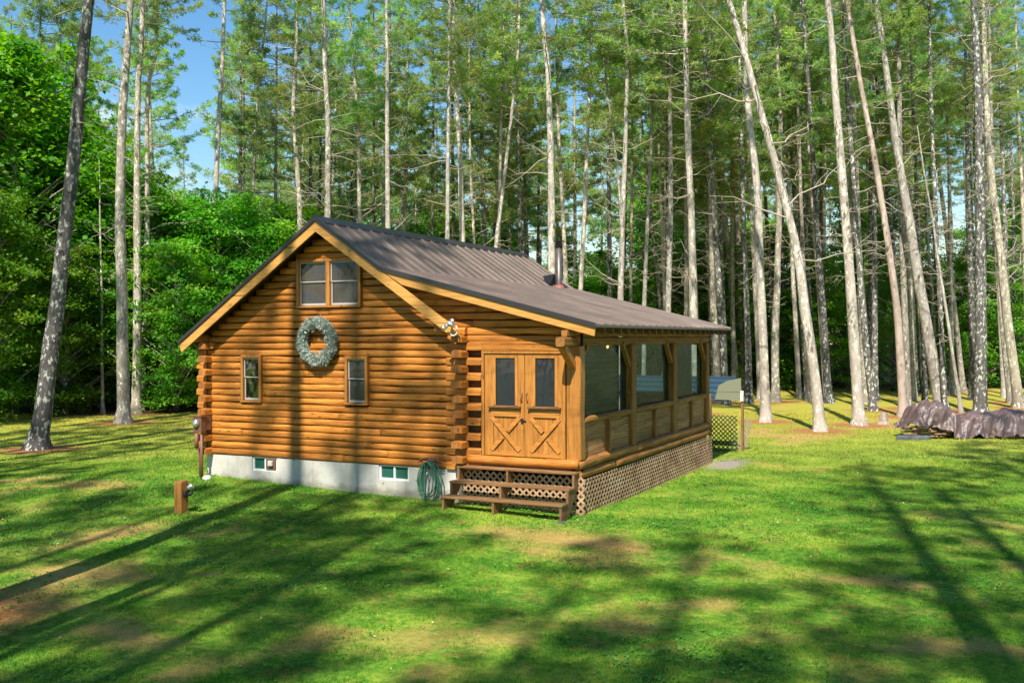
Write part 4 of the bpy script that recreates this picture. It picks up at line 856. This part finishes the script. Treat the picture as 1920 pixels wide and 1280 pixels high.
mb = MB(); mb.box((CW+.02, .25, -1), (CW+.05, CD, .1)); mb.box((CW+.1, CD-.1, -1), (PX-.1, CD-.06, .1)); mb.build('crawlspace_dark_sheet', DARKW, cabin)  # dark sheets painting the shade seen through the lattice
# roof
roof = bpy.data.objects.new('metal_roof', None); COL.objects.link(roof); roof.parent = cabin; roof.location = Vector((RX, 4.8, RZ))-wloc(cabin)
Y0, Y1 = -OV-.02, CD+.44
XL = -.43; prof = [(XL, rtop(XL)), (RX, RZ), (BX, BZ), (EX, rtop(EX))]
def strip(a, b, t0, t1):
    """slab between profile points lowered by t0..t1"""
    return [(a[0], a[1]-t0), (b[0], b[1]-t0), (b[0], b[1]-t1), (a[0], a[1]-t1)]
mb = MB()
for a, b in zip(prof, prof[1:]): mb.prism(strip(a, b, 0, .02), Y0, Y1)
def ribs(mb, a, b, y):
    d = Vector((b[0]-a[0], b[1]-a[1])).normalized(); n_ = Vector((-d.y, d.x))*.032
    if n_.y < 0: n_ = -n_
    vs = []
    for p in (a, b):
        for yy, f in ((y-.022, -.02), (y-.012, 1), (y+.012, 1), (y+.022, -.02)): vs.append((p[0]+n_.x*f, yy, p[1]+n_.y*f))
    mb.add(vs, [(0, 1, 5, 4), (1, 2, 6, 5), (2, 3, 7, 6), (0, 3, 2, 1), (4, 5, 6, 7)])
y = Y0+.03; k_ = 0
while y < Y1:
    for a, b in zip(prof, prof[1:]): ribs(mb, a, b, y)
    y += .455
mb.build('roof_sheets', ROOF, roof)
mb = MB(); mb.prism([(RX-.17, RZ-.10), (RX, RZ+.035), (RX+.17, RZ-.10), (RX+.17, RZ-.075), (RX, RZ+.06), (RX-.17, RZ-.075)], Y0-.01, Y1+.01); mb.build('ridge_cap', ROOFE, roof)
mb = MB()
for a, b in zip(prof, prof[1:]):
    for yy in (Y0-.018, Y1+.002): mb.prism(strip(a, b, -.03, .055), yy, yy+.016)
mb.box((EX-.012, Y0, rtop(EX)-.05), (EX+.004, Y1, rtop(EX)-.021)); mb.build('drip_edge', ROOFE, roof)
mb = MB(); mb.tone = .4    # boards under the roof
for a, b in zip(prof, prof[1:]): mb.prism(strip(a, b, .021, .06), Y0+.03, Y1-.03)
mb.build('roof_boards', STW[1], roof)
def fascia(x0, z0, x1, z1, h, y, nm='fascia_board', mat=FWD[0], tone=.6, endcut=0, th=.04):
    mb = MB(); mb.tone = tone; mb.prism([(x0, z0), (x1, z1), (x1-endcut, z1-h), (x0+endcut, z0-h)], y, y+th); mb.build(nm, mat, cabin)
yf = -OV-.001; h = .235
mb = MB(); mb.tone = .6; mb.prism([(XL, rtop(XL)-.05), (RX-.001, RZ-.05), (RX-.001, RZ-.05-h), (XL+.07, rtop(XL)-.05-h+.045)], yf, yf+.04); mb.build('fascia_board', FWD[0], cabin)
mb = MB(); mb.tone = .7; mb.prism([(RX+.001, RZ-.05), (BX, BZ-.05), (6.97, RZ-.05-SL*(6.97-RX)), (6.97, RZ-.05-SL*(6.97-RX)-.10), (6.83, RZ-.05-SL*(6.83-RX)-h), (RX+.001, RZ-.05-h)], yf, yf+.04); mb.build('fascia_board', FWD[0], cabin)
mb = MB(); mb.tone = .45; xa = BX+.02; xs_ = xa+.52; mb.prism([(xa, rtop(xa)-.052), (EX-.01, rtop(EX)-.052), (EX-.03, rtop(EX)-.215), (xs_, rtop(xs_)-.235)], yf+.003, yf+.038); mb.build('fascia_board', FWD[0], cabin)
y = .15
while y < CD+.3:
    mb = MB(); mb.tone = .2; a, b = (PX-.35, rtop(PX-.35)), (EX-.03, rtop(EX-.03)); mb.prism(strip(a, b, .061, .19), y, y+.045); mb.build('rafter', STW[0], roof); y += .455
mb = MB(); mb.tone = .2
for a, b in ((prof[0], (.6, rtop(.6))),): 
    for i in range(16): mb.prism(strip(a, b, .061, .2), .1+i*.61, .145+i*.61)
mb.build('eave_rafters', STW[0], roof)
# stove pipe
sp = bpy.data.objects.new('stove_pipe', None); COL.objects.link(sp); sp.parent = roof; cx, cy = 5.22, 8.82; cz = rtop(cx); sp.location = Vector((cx, cy, cz))-wloc(roof)
mb = MB(); mb.lathe([(.115, cz-.05), (.11, cz+.06), (.098, cz+.10), (.098, cz+1.20)], (cx, cy, 0), 18); mb.build('pipe', PIPE, sp, True)
mb = MB()
for a, b, r1 in ((1.20, 1.225, .135), (1.275, 1.30, .12), (1.345, 1.375, .15)): mb.lathe([(r1-.01, cz+a), (r1, cz+a+.005), (r1, cz+b-.005), (r1-.01, cz+b)], (cx, cy, 0), 18)
mb.lathe([(.08, cz+1.2), (.08, cz+1.35)], (cx, cy, 0), 12); mb.build('pipe_cap', BLK, sp)
mb = MB(); mb.lathe([(.20, cz-.07), (.18, cz+.0), (.118, cz+.09)], (cx, cy, 0), 16); mb.build('rubber_boot', RED, sp, True)
mb = MB(); xa = cx-.52; mb.add([(xa, cy-.05, rtop(xa)+.03), (cx-.12, cy-.42, rtop(cx-.12)+.03), (cx-.12, cy+.42, rtop(cx-.12)+.03), (cx-.12, cy-.05, rtop(cx-.12)+.36), (cx-.13, cy-.42, rtop(cx)-.02)], [(0, 1, 3), (0, 3, 2), (1, 2, 3), (0, 2, 1)]); mb.build('snow_diverter', BLK, sp)

# ------------------------------------------------------------------ steps
st = empty('wooden_steps', (8.15, -.5, -.72), 'weathered brown wooden steps up to the porch double door', 'steps')
TR = [(.11, -.22), (-.16, -.52), (-.41, -.86)]
for z, y in TR:
    mb = MB(); mb.tone = g.random()
    mb.box((6.86, y, z-.045), (9.45, y+.145, z), .006); mb.tone = g.random(); mb.box((6.87, y+.152, z-.046), (9.45, y+.30, z-.001), .006); mb.build('tread', STW[0], st)
for x in (6.90, 8.0, 9.41):
    mb = MB(); mb.tone = .7 if x < 9 else .4
    mb.prism([(-.84, -.80), (-.84, -.457), (-.52, -.457), (-.52, -.207), (-.22, -.207), (-.22, .063), (.04, .063), (.04, -.10), (-.62, -.80)], x-.022, x+.022, 0); mb.build('stringer', STW[2], st)
mb = MB(); mb.box((9.34, -.92, -.80), (9.5, -.76, -.715), .01); mb.build('footing_block', SLAB, st)

# ------------------------------------------------------------------ things on and round the cabin
# wreath
wr = empty('wreath', (3.35, -.1, 2.62), 'round frosted grey-green evergreen wreath on the front log wall', 'wreath')
gg = np.random.default_rng(2); n = 1900; a = gg.uniform(0, 2*np.pi, n); b = gg.uniform(0, 2*np.pi, n); rr = np.sqrt(gg.random(n))*.10*(1+.25*np.sin(a*7)*np.sin(a*3+1))
C = np.stack([3.35+(.37+rr*np.cos(b))*np.cos(a), -.14+rr*np.sin(b)*.8, 2.62+(.385+rr*np.cos(b))*np.sin(a)], 1)
D = unit(np.stack([np.cos(a+gg.normal(size=n)*.8), -.6+0*a, np.sin(a+gg.normal(size=n)*.8)], 1)); C += D*.03
ntf = 10; C_ = np.repeat(C, ntf, 0); d = unit(np.repeat(D, ntf, 0)+gg.normal(size=(n*ntf, 3))*.55); L = gg.uniform(.045, .10, (n*ntf, 1)); s = unit(np.cross(d, gg.normal(size=(n*ntf, 3))))*.0065
V = np.stack([C_, C_+d*L*.5+s, C_+d*L, C_+d*L*.5-s], 1).reshape(-1, 3); meshobj('evergreen_sprigs', V, np.arange(len(V)).reshape(-1, 4), FROST, wr)
mb = MB(); mb.tube([(3.35+.4*math.cos(t), -.1, 2.62+.41*math.sin(t)) for t in np.linspace(0, 6.2832, 33)], .05, 6); mb.build('wreath_ring', N('wreath_core', .9).base((.10, .13, .10)).m, wr)
mb = MB()
for _ in range(26):
    t = g.uniform(0, 6.28); r = g.uniform(.3, .5); c = Vector((3.35+r*math.cos(t), -.235, 2.62+r*math.sin(t))); mb.lathe([(.0, -.016), (.014, -.008), (.014, .008), (.0, .016)], c, 7)
mb.build('white_berries', WHT, wr, True)
# floodlight on rafter tail
fl = empty('floodlight', (6.88, -.47, 2.97), 'silver twin floodlight under the tail of the pale rafter board', 'floodlight')
mb = MB(); mb.lathe([(.055, -.02), (.055, .02)], (6.90, -.46, 3.02), 14, Matrix.Rotation(R(90), 3, 'X')); mb.tube([(6.90, -.47, 3.02), (6.88, -.53, 2.97), (6.85, -.55, 2.92)], .02, 7); mb.build('mount', SILV, fl, True)
for (c, rz, ry) in (((6.80, -.56, 2.90), 20, 125), ((6.94, -.56, 2.95), -30, 60)):
    rot = Matrix.Rotation(R(rz), 3, 'Z') @ Matrix.Rotation(R(-ry), 3, 'Y') @ Matrix.Rotation(R(30), 3, 'X')
    mb = MB(); mb.lathe([(.028, -.06), (.045, -.03), (.05, .02), (.062, .07), (.05, .078)], c, 14, rot); mb.build('lamp_head', SILV, fl, True)
mb = MB(); mb.tube([(6.93+.09*math.cos(t), -.45, 2.84+.11*math.sin(t)) for t in np.linspace(-2.6, .9, 10)], .014, 6); mb.build('cable_loop', WHT, fl, True)
# meter
me_ = empty('electric_meter', (.2, -.1, -.5), 'brown electric meter box with round glass meter and conduit at the left corner', 'electric meter')
mb = MB(); mb.box((-.02, -.40, .52), (.22, -.24, .88), .012); mb.box((.0, -.24, .56), (.08, -.04, .9)); mb.box((.14, -.24, .56), (.21, -.04, .9)); mb.box((-.04, -.42, .881), (.24, -.22, .895)); mb.build('box', METER, me_)
mb = MB(); mb.lathe([(.088, 0), (.085, .05), (.07, .085), (.0, .095)], (.10, -.40, .74), 20, Matrix.Rotation(R(90), 3, 'X')); mb.build('meter_glass', SILV, me_, True)
mb = MB(); mb.tube([(.17, -.33, .50), (.17, -.33, -.6)], .036, 10); mb.build('conduit', METER, me_, True)
mb = MB(); mb.tube([(.05, -.36, .50), (.05, -.36, .16)], .045, 10); mb.tube([(.05, -.36, .16), (.1, -.33, -.02), (.12, -.33, -.6)], .018, 8); mb.build('down_pipe', RUST, me_, True)
z = float(gz(.3, -.45)); mb = MB(); mb.lathe([(.03, -.06), (.10, -.03), (.11, .04), (.07, .09), (.0, .10)], (.42, -.42, z), 12); o = mb.build('stone', STONE, None, True, (.42, -.42, z)); tag(o, 'small white rounded stone at the foot of the meter conduit', 'stone')
# hose
hb = empty('hose_hanger', (6.2, -.1, .1), 'rusty scrollwork hose hanger fixed low on the log wall', 'hose hanger')
mb = MB(); mb.tube([(6.2+.24*math.cos(t), -.14-.06*math.sin(t), .13+.10*math.sin(t)) for t in np.linspace(0, math.pi, 14)], .02, 6)
for s in (-1, 1): mb.tube([(6.2+s*(.24+.05*math.cos(t)), -.14, .12+.05*math.sin(t)) for t in np.linspace(0, 5.5, 12)], .012, 5)
mb.tube([(6.0, -.09, .06), (6.4, -.09, .06)], .02, 5); mb.box((6.12, -.12, -.02), (6.28, -.02, .22), .006); mb.build('bracket', RUST, hb, True)
mb = MB(); P = []
for k_ in range(7):
    w_ = .17+.13*g.random(); dz = .66+.24*g.random(); ox = g.uniform(-.05, .05); yo = -.13-.014*k_
    for t in np.linspace(0, 2*math.pi, 22, endpoint=False):
        sx = math.sin(t); cz_ = math.cos(t); P.append((6.2+ox+w_*sx*(.75+.25*(1-cz_)/2), yo-.03*(1-cz_)/2, .14-(dz/2)*(1-cz_)))
P += [(6.15, -.3, -.66), (5.95, -.36, -.70), (6.05, -.45, -.71), (6.4, -.40, -.71)]
mb.tube(P, .0125, 6); o = mb.build('garden_hose', HOSE, None, True, (6.2, -.15, .1)); tag(o, 'coiled dark green garden hose hanging against the concrete foundation', 'hose')
mb = MB(); mb.box((6.0, -.62, -.73), (6.75, -.2, -.675), .02); o = mb.build('splash_slab', CONC, None, False, (6.3, -.4, -.7)); tag(o, 'flat pale concrete slab in the grass under the hose', 'slab')
# wooden post + spotlight
pz = float(gz(2.35, -3.15)); pb = ground_at(340, 962)[0]
mb = MB(); x, y = pb[0], pb[1]; mb.tone = .3; vs = []
for k_, zz in enumerate((-.2, .0, .2, .4, .6, .63)):
    s = .088-(.012 if k_ == 5 else 0)+.004*(k_ % 2); vs += [(x-s, y-s, pb[2]+zz), (x+s, y-s, pb[2]+zz), (x+s, y+s, pb[2]+zz+(.015 if k_ > 3 else 0)), (x-s, y+s, pb[2]+zz)]
mb.add(vs, [(k_*4+j, k_*4+(j+1) % 4, k_*4+4+(j+1) % 4, k_*4+4+j) for k_ in range(5) for j in range(4)]+[(3, 2, 1, 0), (20, 21, 22, 23)])
o = mb.build('wooden_post', PW[2], None, False, tuple(pb)); tag(o, 'short thick square wooden post standing alone on the front lawn', 'post')
ls = empty('spotlight', (x+.13, y, pb[2]+.4), 'small outdoor spotlight with silver head on the side of the lawn post', 'spotlight')
mb = MB(); mb.box((x+.09, y-.05, pb[2]+.33), (x+.15, y+.04, pb[2]+.45), .005); mb.tube([(x+.14, y, pb[2]+.40), (x+.2, y-.03, pb[2]+.44), (x+.24, y-.04, pb[2]+.50)], .018, 7)
mb.tube([(x+.14, y, pb[2]+.38), (x+.24, y-.03, pb[2]+.38), (x+.32, y-.05, pb[2]+.42)], .028, 7); mb.build('bracket', BLK, ls, True)
mb = MB(); mb.lathe([(.03, -.07), (.05, -.02), (.058, .05), (.045, .06)], (x+.28, y-.05, pb[2]+.54), 14, Matrix.Rotation(R(60), 3, 'Y') @ Matrix.Rotation(R(-25), 3, 'X')); mb.build('lamp_head', SILV, ls, True)
# lantern, table and curtain in the porch
ln = empty('lantern', (8.2, 4.3, 2.5), 'small lit copper lantern hanging under the porch beam', 'lantern')
lx, ly, lz = 8.3, 4.6, 2.47
mb = MB(); mb.tube([(lx, ly, lz+.25), (lx, ly, lz+.11)], .006, 5); mb.lathe([(.01, .12), (.07, .08), (.075, .07)], (lx, ly, lz), 8); mb.lathe([(.05, -.09), (.05, -.11), (.015, -.14), (.0, -.16)], (lx, ly, lz), 8)
for j in range(4): mb.tube([(lx+.052*math.cos(j*1.57), ly+.052*math.sin(j*1.57), lz-.1), (lx+.062*math.cos(j*1.57), ly+.062*math.sin(j*1.57), lz+.08)], .005, 4)
mb.build('lantern_cage', RUST, ln)
mb = MB(); mb.lathe([(.0, -.05), (.028, -.02), (.03, .02), (.0, .05)], (lx, ly, lz), 10); mb.build('bulb', LAMP, ln, True)
tb = empty('porch_table', (8.1, 2.0, .24), 'pale-topped table inside the first porch bay, dim behind the screen', 'table')
mb = MB(); mb.box((7.6, 1.1, 1.0), (8.5, 2.6, 1.04), .006); mb.build('table_top', WHT, tb)
for a in (7.66, 8.44):
    for b in (1.16, 2.54): mb = MB(); mb.box((a-.03, b-.03, .24), (a+.03, b+.03, .999)); mb.build('leg', STW[2], tb)
mb = MB(); nn = 26
cv = []
for i in range(nn):
    t = i/(nn-1); cv.append((PX-.42-.55*t, CD-.42+.04*math.sin(i*2.1), 0))
vs = []
for zz, sq in ((1.12, .75), (1.7, .9), (2.5, 1.)):
    for (a, b, _) in cv: vs.append((PX-.36+(a-PX+.36)*sq, b, zz))
mb.add(vs, [(r*nn+i, r*nn+i+1, (r+1)*nn+i+1, (r+1)*nn+i) for r in range(2) for i in range(nn-1)])
o = mb.build('curtain', CURT, None, True, (9.1, 9.2, 1.1)); sm = o.modifiers.new('s', 'SOLIDIFY'); sm.thickness = .008; tag(o, 'pale pinkish cloth curtain gathered in the far porch corner', 'curtain')

# ------------------------------------------------------------------ low shed behind the porch
sh = empty('wood_shed', (7.5, 13.4, -.8), 'low shed with blue metal roof and sage siding behind the porch', 'shed')
mb = MB(); ys_ = 12.9; ya, za, yb, zb_ = ys_, .72, ys_+.95, 1.42
mb.prism([(ya, za), (yb, zb_), (yb+.02, zb_-.03), (ya, za-.03)], 4.6, 9.22, 0)
for k_ in range(5): t = .08+k_*.21; mb.box((4.6, ya+(yb-ya)*t-.02, za+(zb_-za)*t-.01), (9.22, ya+(yb-ya)*t+.02, za+(zb_-za)*t+.035))
mb.build('blue_roof', BLUE, sh)
mb = MB(); yq = ys_-.03
mb.prism([(8.78, .73), (8.90, 1.18), (9.18, 1.33), (9.60, 1.42), (9.60, .73)], yq-.025, yq); mb.prism([(8.76, .99), (9.61, .99), (9.61, 1.0), (8.77, 1.0)], yq-.035, yq-.026); mb.build('gable_siding', SAGE, sh)
mb = MB(); mb.box((9.58, yq-.03, .70), (9.67, yq+.06, 1.02), .004); mb.build('corner_trim', WHT, sh)
for px_, py_ in ((9.63, ys_+.02), (4.7, ys_+.02), (8.62, ys_+.02), (4.7, ys_+.9)):
    z = float(gz(px_, py_)); mb = MB(); mb.tone = .6; mb.box((px_-.04, py_-.04, z-.1), (px_+.04, py_+.04, .9), .004); mb.build('post', STW[2], sh)
z = float(gz(9.2, 12.6)); lp_ = empty('lattice_panel', (9.15, 12.6, z), 'dark green lattice panel standing under the shed roof', 'lattice panel')
lattice('lattice_slats', DKGR, (8.68, 12.62, z), (1, 0, 0), (0, 0, 1), .86, 1.12, .14, .028, .008, lp_, (0, -1, 0))
lq = empty('leaning_lattice', (9.6, 13.1, z), 'pale weathered lattice leaning behind the shed post', 'lattice panel')
lattice('lattice_slats', N('grey_lattice', .9).base((.27, .23, .14)).m, (9.35, 13.3, z), (1, 0, 0), (.22, .0, .97), .30, 1.0, .13, .04, .01, lq, (0, -1, 0))

# ------------------------------------------------------------------ tarp pile, firewood, stump
T0, T1 = ground_at(1700, 822)[0], ground_at(1925, 822)[0]; T0[2] = T1[2] = 0
ax = (T1-T0); Lt = np.linalg.norm(ax); ax /= Lt; pp = np.array([ax[1], -ax[0], 0])   # towards viewer
if pp@(CAM-T0) < 0: pp = -pp
T0 = T0-pp*.45; Lt = 6.4; ns, ntt = 360, 90
S = np.linspace(-.12, Lt, ns); Tt = np.linspace(-1, 1, ntt); V = np.zeros((ns, ntt, 3))
hgt = .86+.05*np.sin(S*2.1)+.04*np.sin(S*5.3+1)+.40*np.exp(-((S-.95)/.62)**2)-.10*np.exp(-((S-1.95)/.25)**2)
hgt *= np.clip((S+.25)/.62, .3, 1)**.7
hem = np.where(S < 1.45, .46-.12*S, np.where(S < 3.2, .02, .13))+.05*np.sin(S*3.3)+.03*np.sin(S*9)
for i, s in enumerate(S):
    endw = np.clip((s+.16)/.55, .25, 1)**.5
    for j, t in enumerate(Tt):
        a = abs(t); sg = np.sign(t); w = .62*endw
        if a < .5: q_ = a/.5; off = w*q_; z = hgt[i]-.16*q_**2.2*hgt[i]
        else:
            q_ = (a-.5)/.5; z = hgt[i]*.84*(1-q_)+hem[i]*q_; fold = .085*q_*((1-2*abs(np.sin(s*3.9+1.2*np.sin(s*2.2)+.5)))+.6*(1-2*abs(np.sin(s*7.7+q_*1.5)))+.6*np.sin(s*4.1))
            off = w+.10*q_+fold+.08*q_*q_
        V[i, j] = T0+ax*s+pp*(off*sg); V[i, j, 2] = z
_a, _b = np.repeat(S[:, None], ntt, 1), np.repeat(Tt[None], ns, 0)
V += pp*((abs(vnoise(_a*3.2+_b, _b*2.2, 25, 3)-.5))*.30-.05)[:, :, None]*np.sign(_b)[:, :, None]
V[:, :, 2] += -abs(vnoise(_a*2.6, _b*2.6+_a*.6, 21, 4)-.5)*.42+.06+.02*np.sin(S[:, None]*11+Tt[None]*7)
V[:, :, 2] += gz(V[:, :, 0], V[:, :, 1])
idx = np.arange(ns*ntt).reshape(ns, ntt); F = np.stack([idx[:-1, :-1], idx[1:, :-1], idx[1:, 1:], idx[:-1, 1:]], -1).reshape(-1, 4)
tl = tuple(T0+ax*Lt/2+np.array([0, 0, -.85])); o = meshobj('tarp', V.reshape(-1, 3), F, TARP, smooth=True, loc=tl); sm = o.modifiers.new('s', 'SOLIDIFY'); sm.thickness = .01
tag(o, 'wrinkled brown plastic tarp draped over the long woodpile at the right', 'tarp')
wl = ['flat split log sticking out under the left end of the tarp', 'thin slab of firewood in the left stack below the tarp']
for k_ in range(30):
    lay = k_ % 5; s = .02+.17*(k_//5)*1.45+g.uniform(0, .1); L = g.uniform(.3, .5); off = g.uniform(.42, .62); zz = .08+lay*.085
    c = T0+ax*s+pp*off; c[2] = float(gz(c[0], c[1]))+zz; mb = MB(); an = g.uniform(-.5, .5); dr = ax*math.cos(an)+pp*math.sin(an); r_ = g.uniform(.045, .06)
    mb.tone = g.random(); mb.tube([c-dr*L/2, c, c+dr*L/2], [r_, r_*1.1, r_*.95], 6, True, .7); o = mb.build('firewood', FIRE, None, False, tuple(c))
    tag(o, 'piece of split firewood stacked under the left part of the tarp', 'firewood', 'split firewood under the tarp')
mb = MB(); c = T0+ax*.1+pp*.72; z = float(gz(c[0], c[1])); pts = []
for k_ in range(14):
    t = 2*math.pi*k_/14; r_ = 1+.12*math.sin(k_*2.3); pts.append(c+ax*(.60*r_*math.cos(t))+pp*(.22*r_*math.sin(t)))
mb.add([(p[0], p[1], z-.05) for p in pts]+[(p[0], p[1], z+.10+.03*math.sin(i*2)) for i, p in enumerate(pts)]+[((c+(p-c)*.9)[0], (c+(p-c)*.9)[1], z+.14) for p in pts],
       [tuple(range(28, 42))]+[(r*14+i, r*14+(i+1) % 14, r*14+14+(i+1) % 14, r*14+14+i) for r in range(2) for i in range(14)])
o = mb.build('stone_slab', SLAB, None, False, (c[0], c[1], z)); tag(o, 'low dark flat slab in the grass before the left end of the tarp', 'slab')
for k_, s in enumerate((3.3, 4.6, 5.7)):
    c = T0+ax*s+pp*.62; z = float(gz(c[0], c[1])); mb = MB(); mb.tube([c-ax*.7+[0, 0, z+.07], c+ax*.7+[0, 0, z+.07]], .055, 7); o = mb.build('pole', FIRE, None, True, (c[0], c[1], z)); tag(o, 'grey pole lying on the ground below the right half of the tarp hem', 'pole', 'poles under the tarp')
sp_, sd_ = ground_at(1657, 795); mb = MB(); n_ = 12; vs = []
for zz, r_ in ((-.1, .30), (.02, .24), (.12, .17), (.35, .15), (.40, .145)):
    for j in range(n_):
        t = 2*math.pi*j/n_; rr_ = r_*(1+.16*math.sin(j*2.1)*(1 if zz < .1 else .5)); vs.append((sp_[0]+rr_*math.cos(t), sp_[1]+rr_*math.sin(t), sp_[2]+zz+(.08*math.sin(j*1.9) if zz > .38 else 0)))
mb.add(vs, [(r*n_+j, r*n_+(j+1) % n_, r*n_+n_+(j+1) % n_, r*n_+n_+j) for r in range(4) for j in range(n_)]+[tuple(range(4*n_, 5*n_))])
o = mb.build('tree_stump', BARKK, None, False, tuple(sp_)); tag(o, 'small broken tree stump on the lawn between trunks left of the tarp', 'stump')
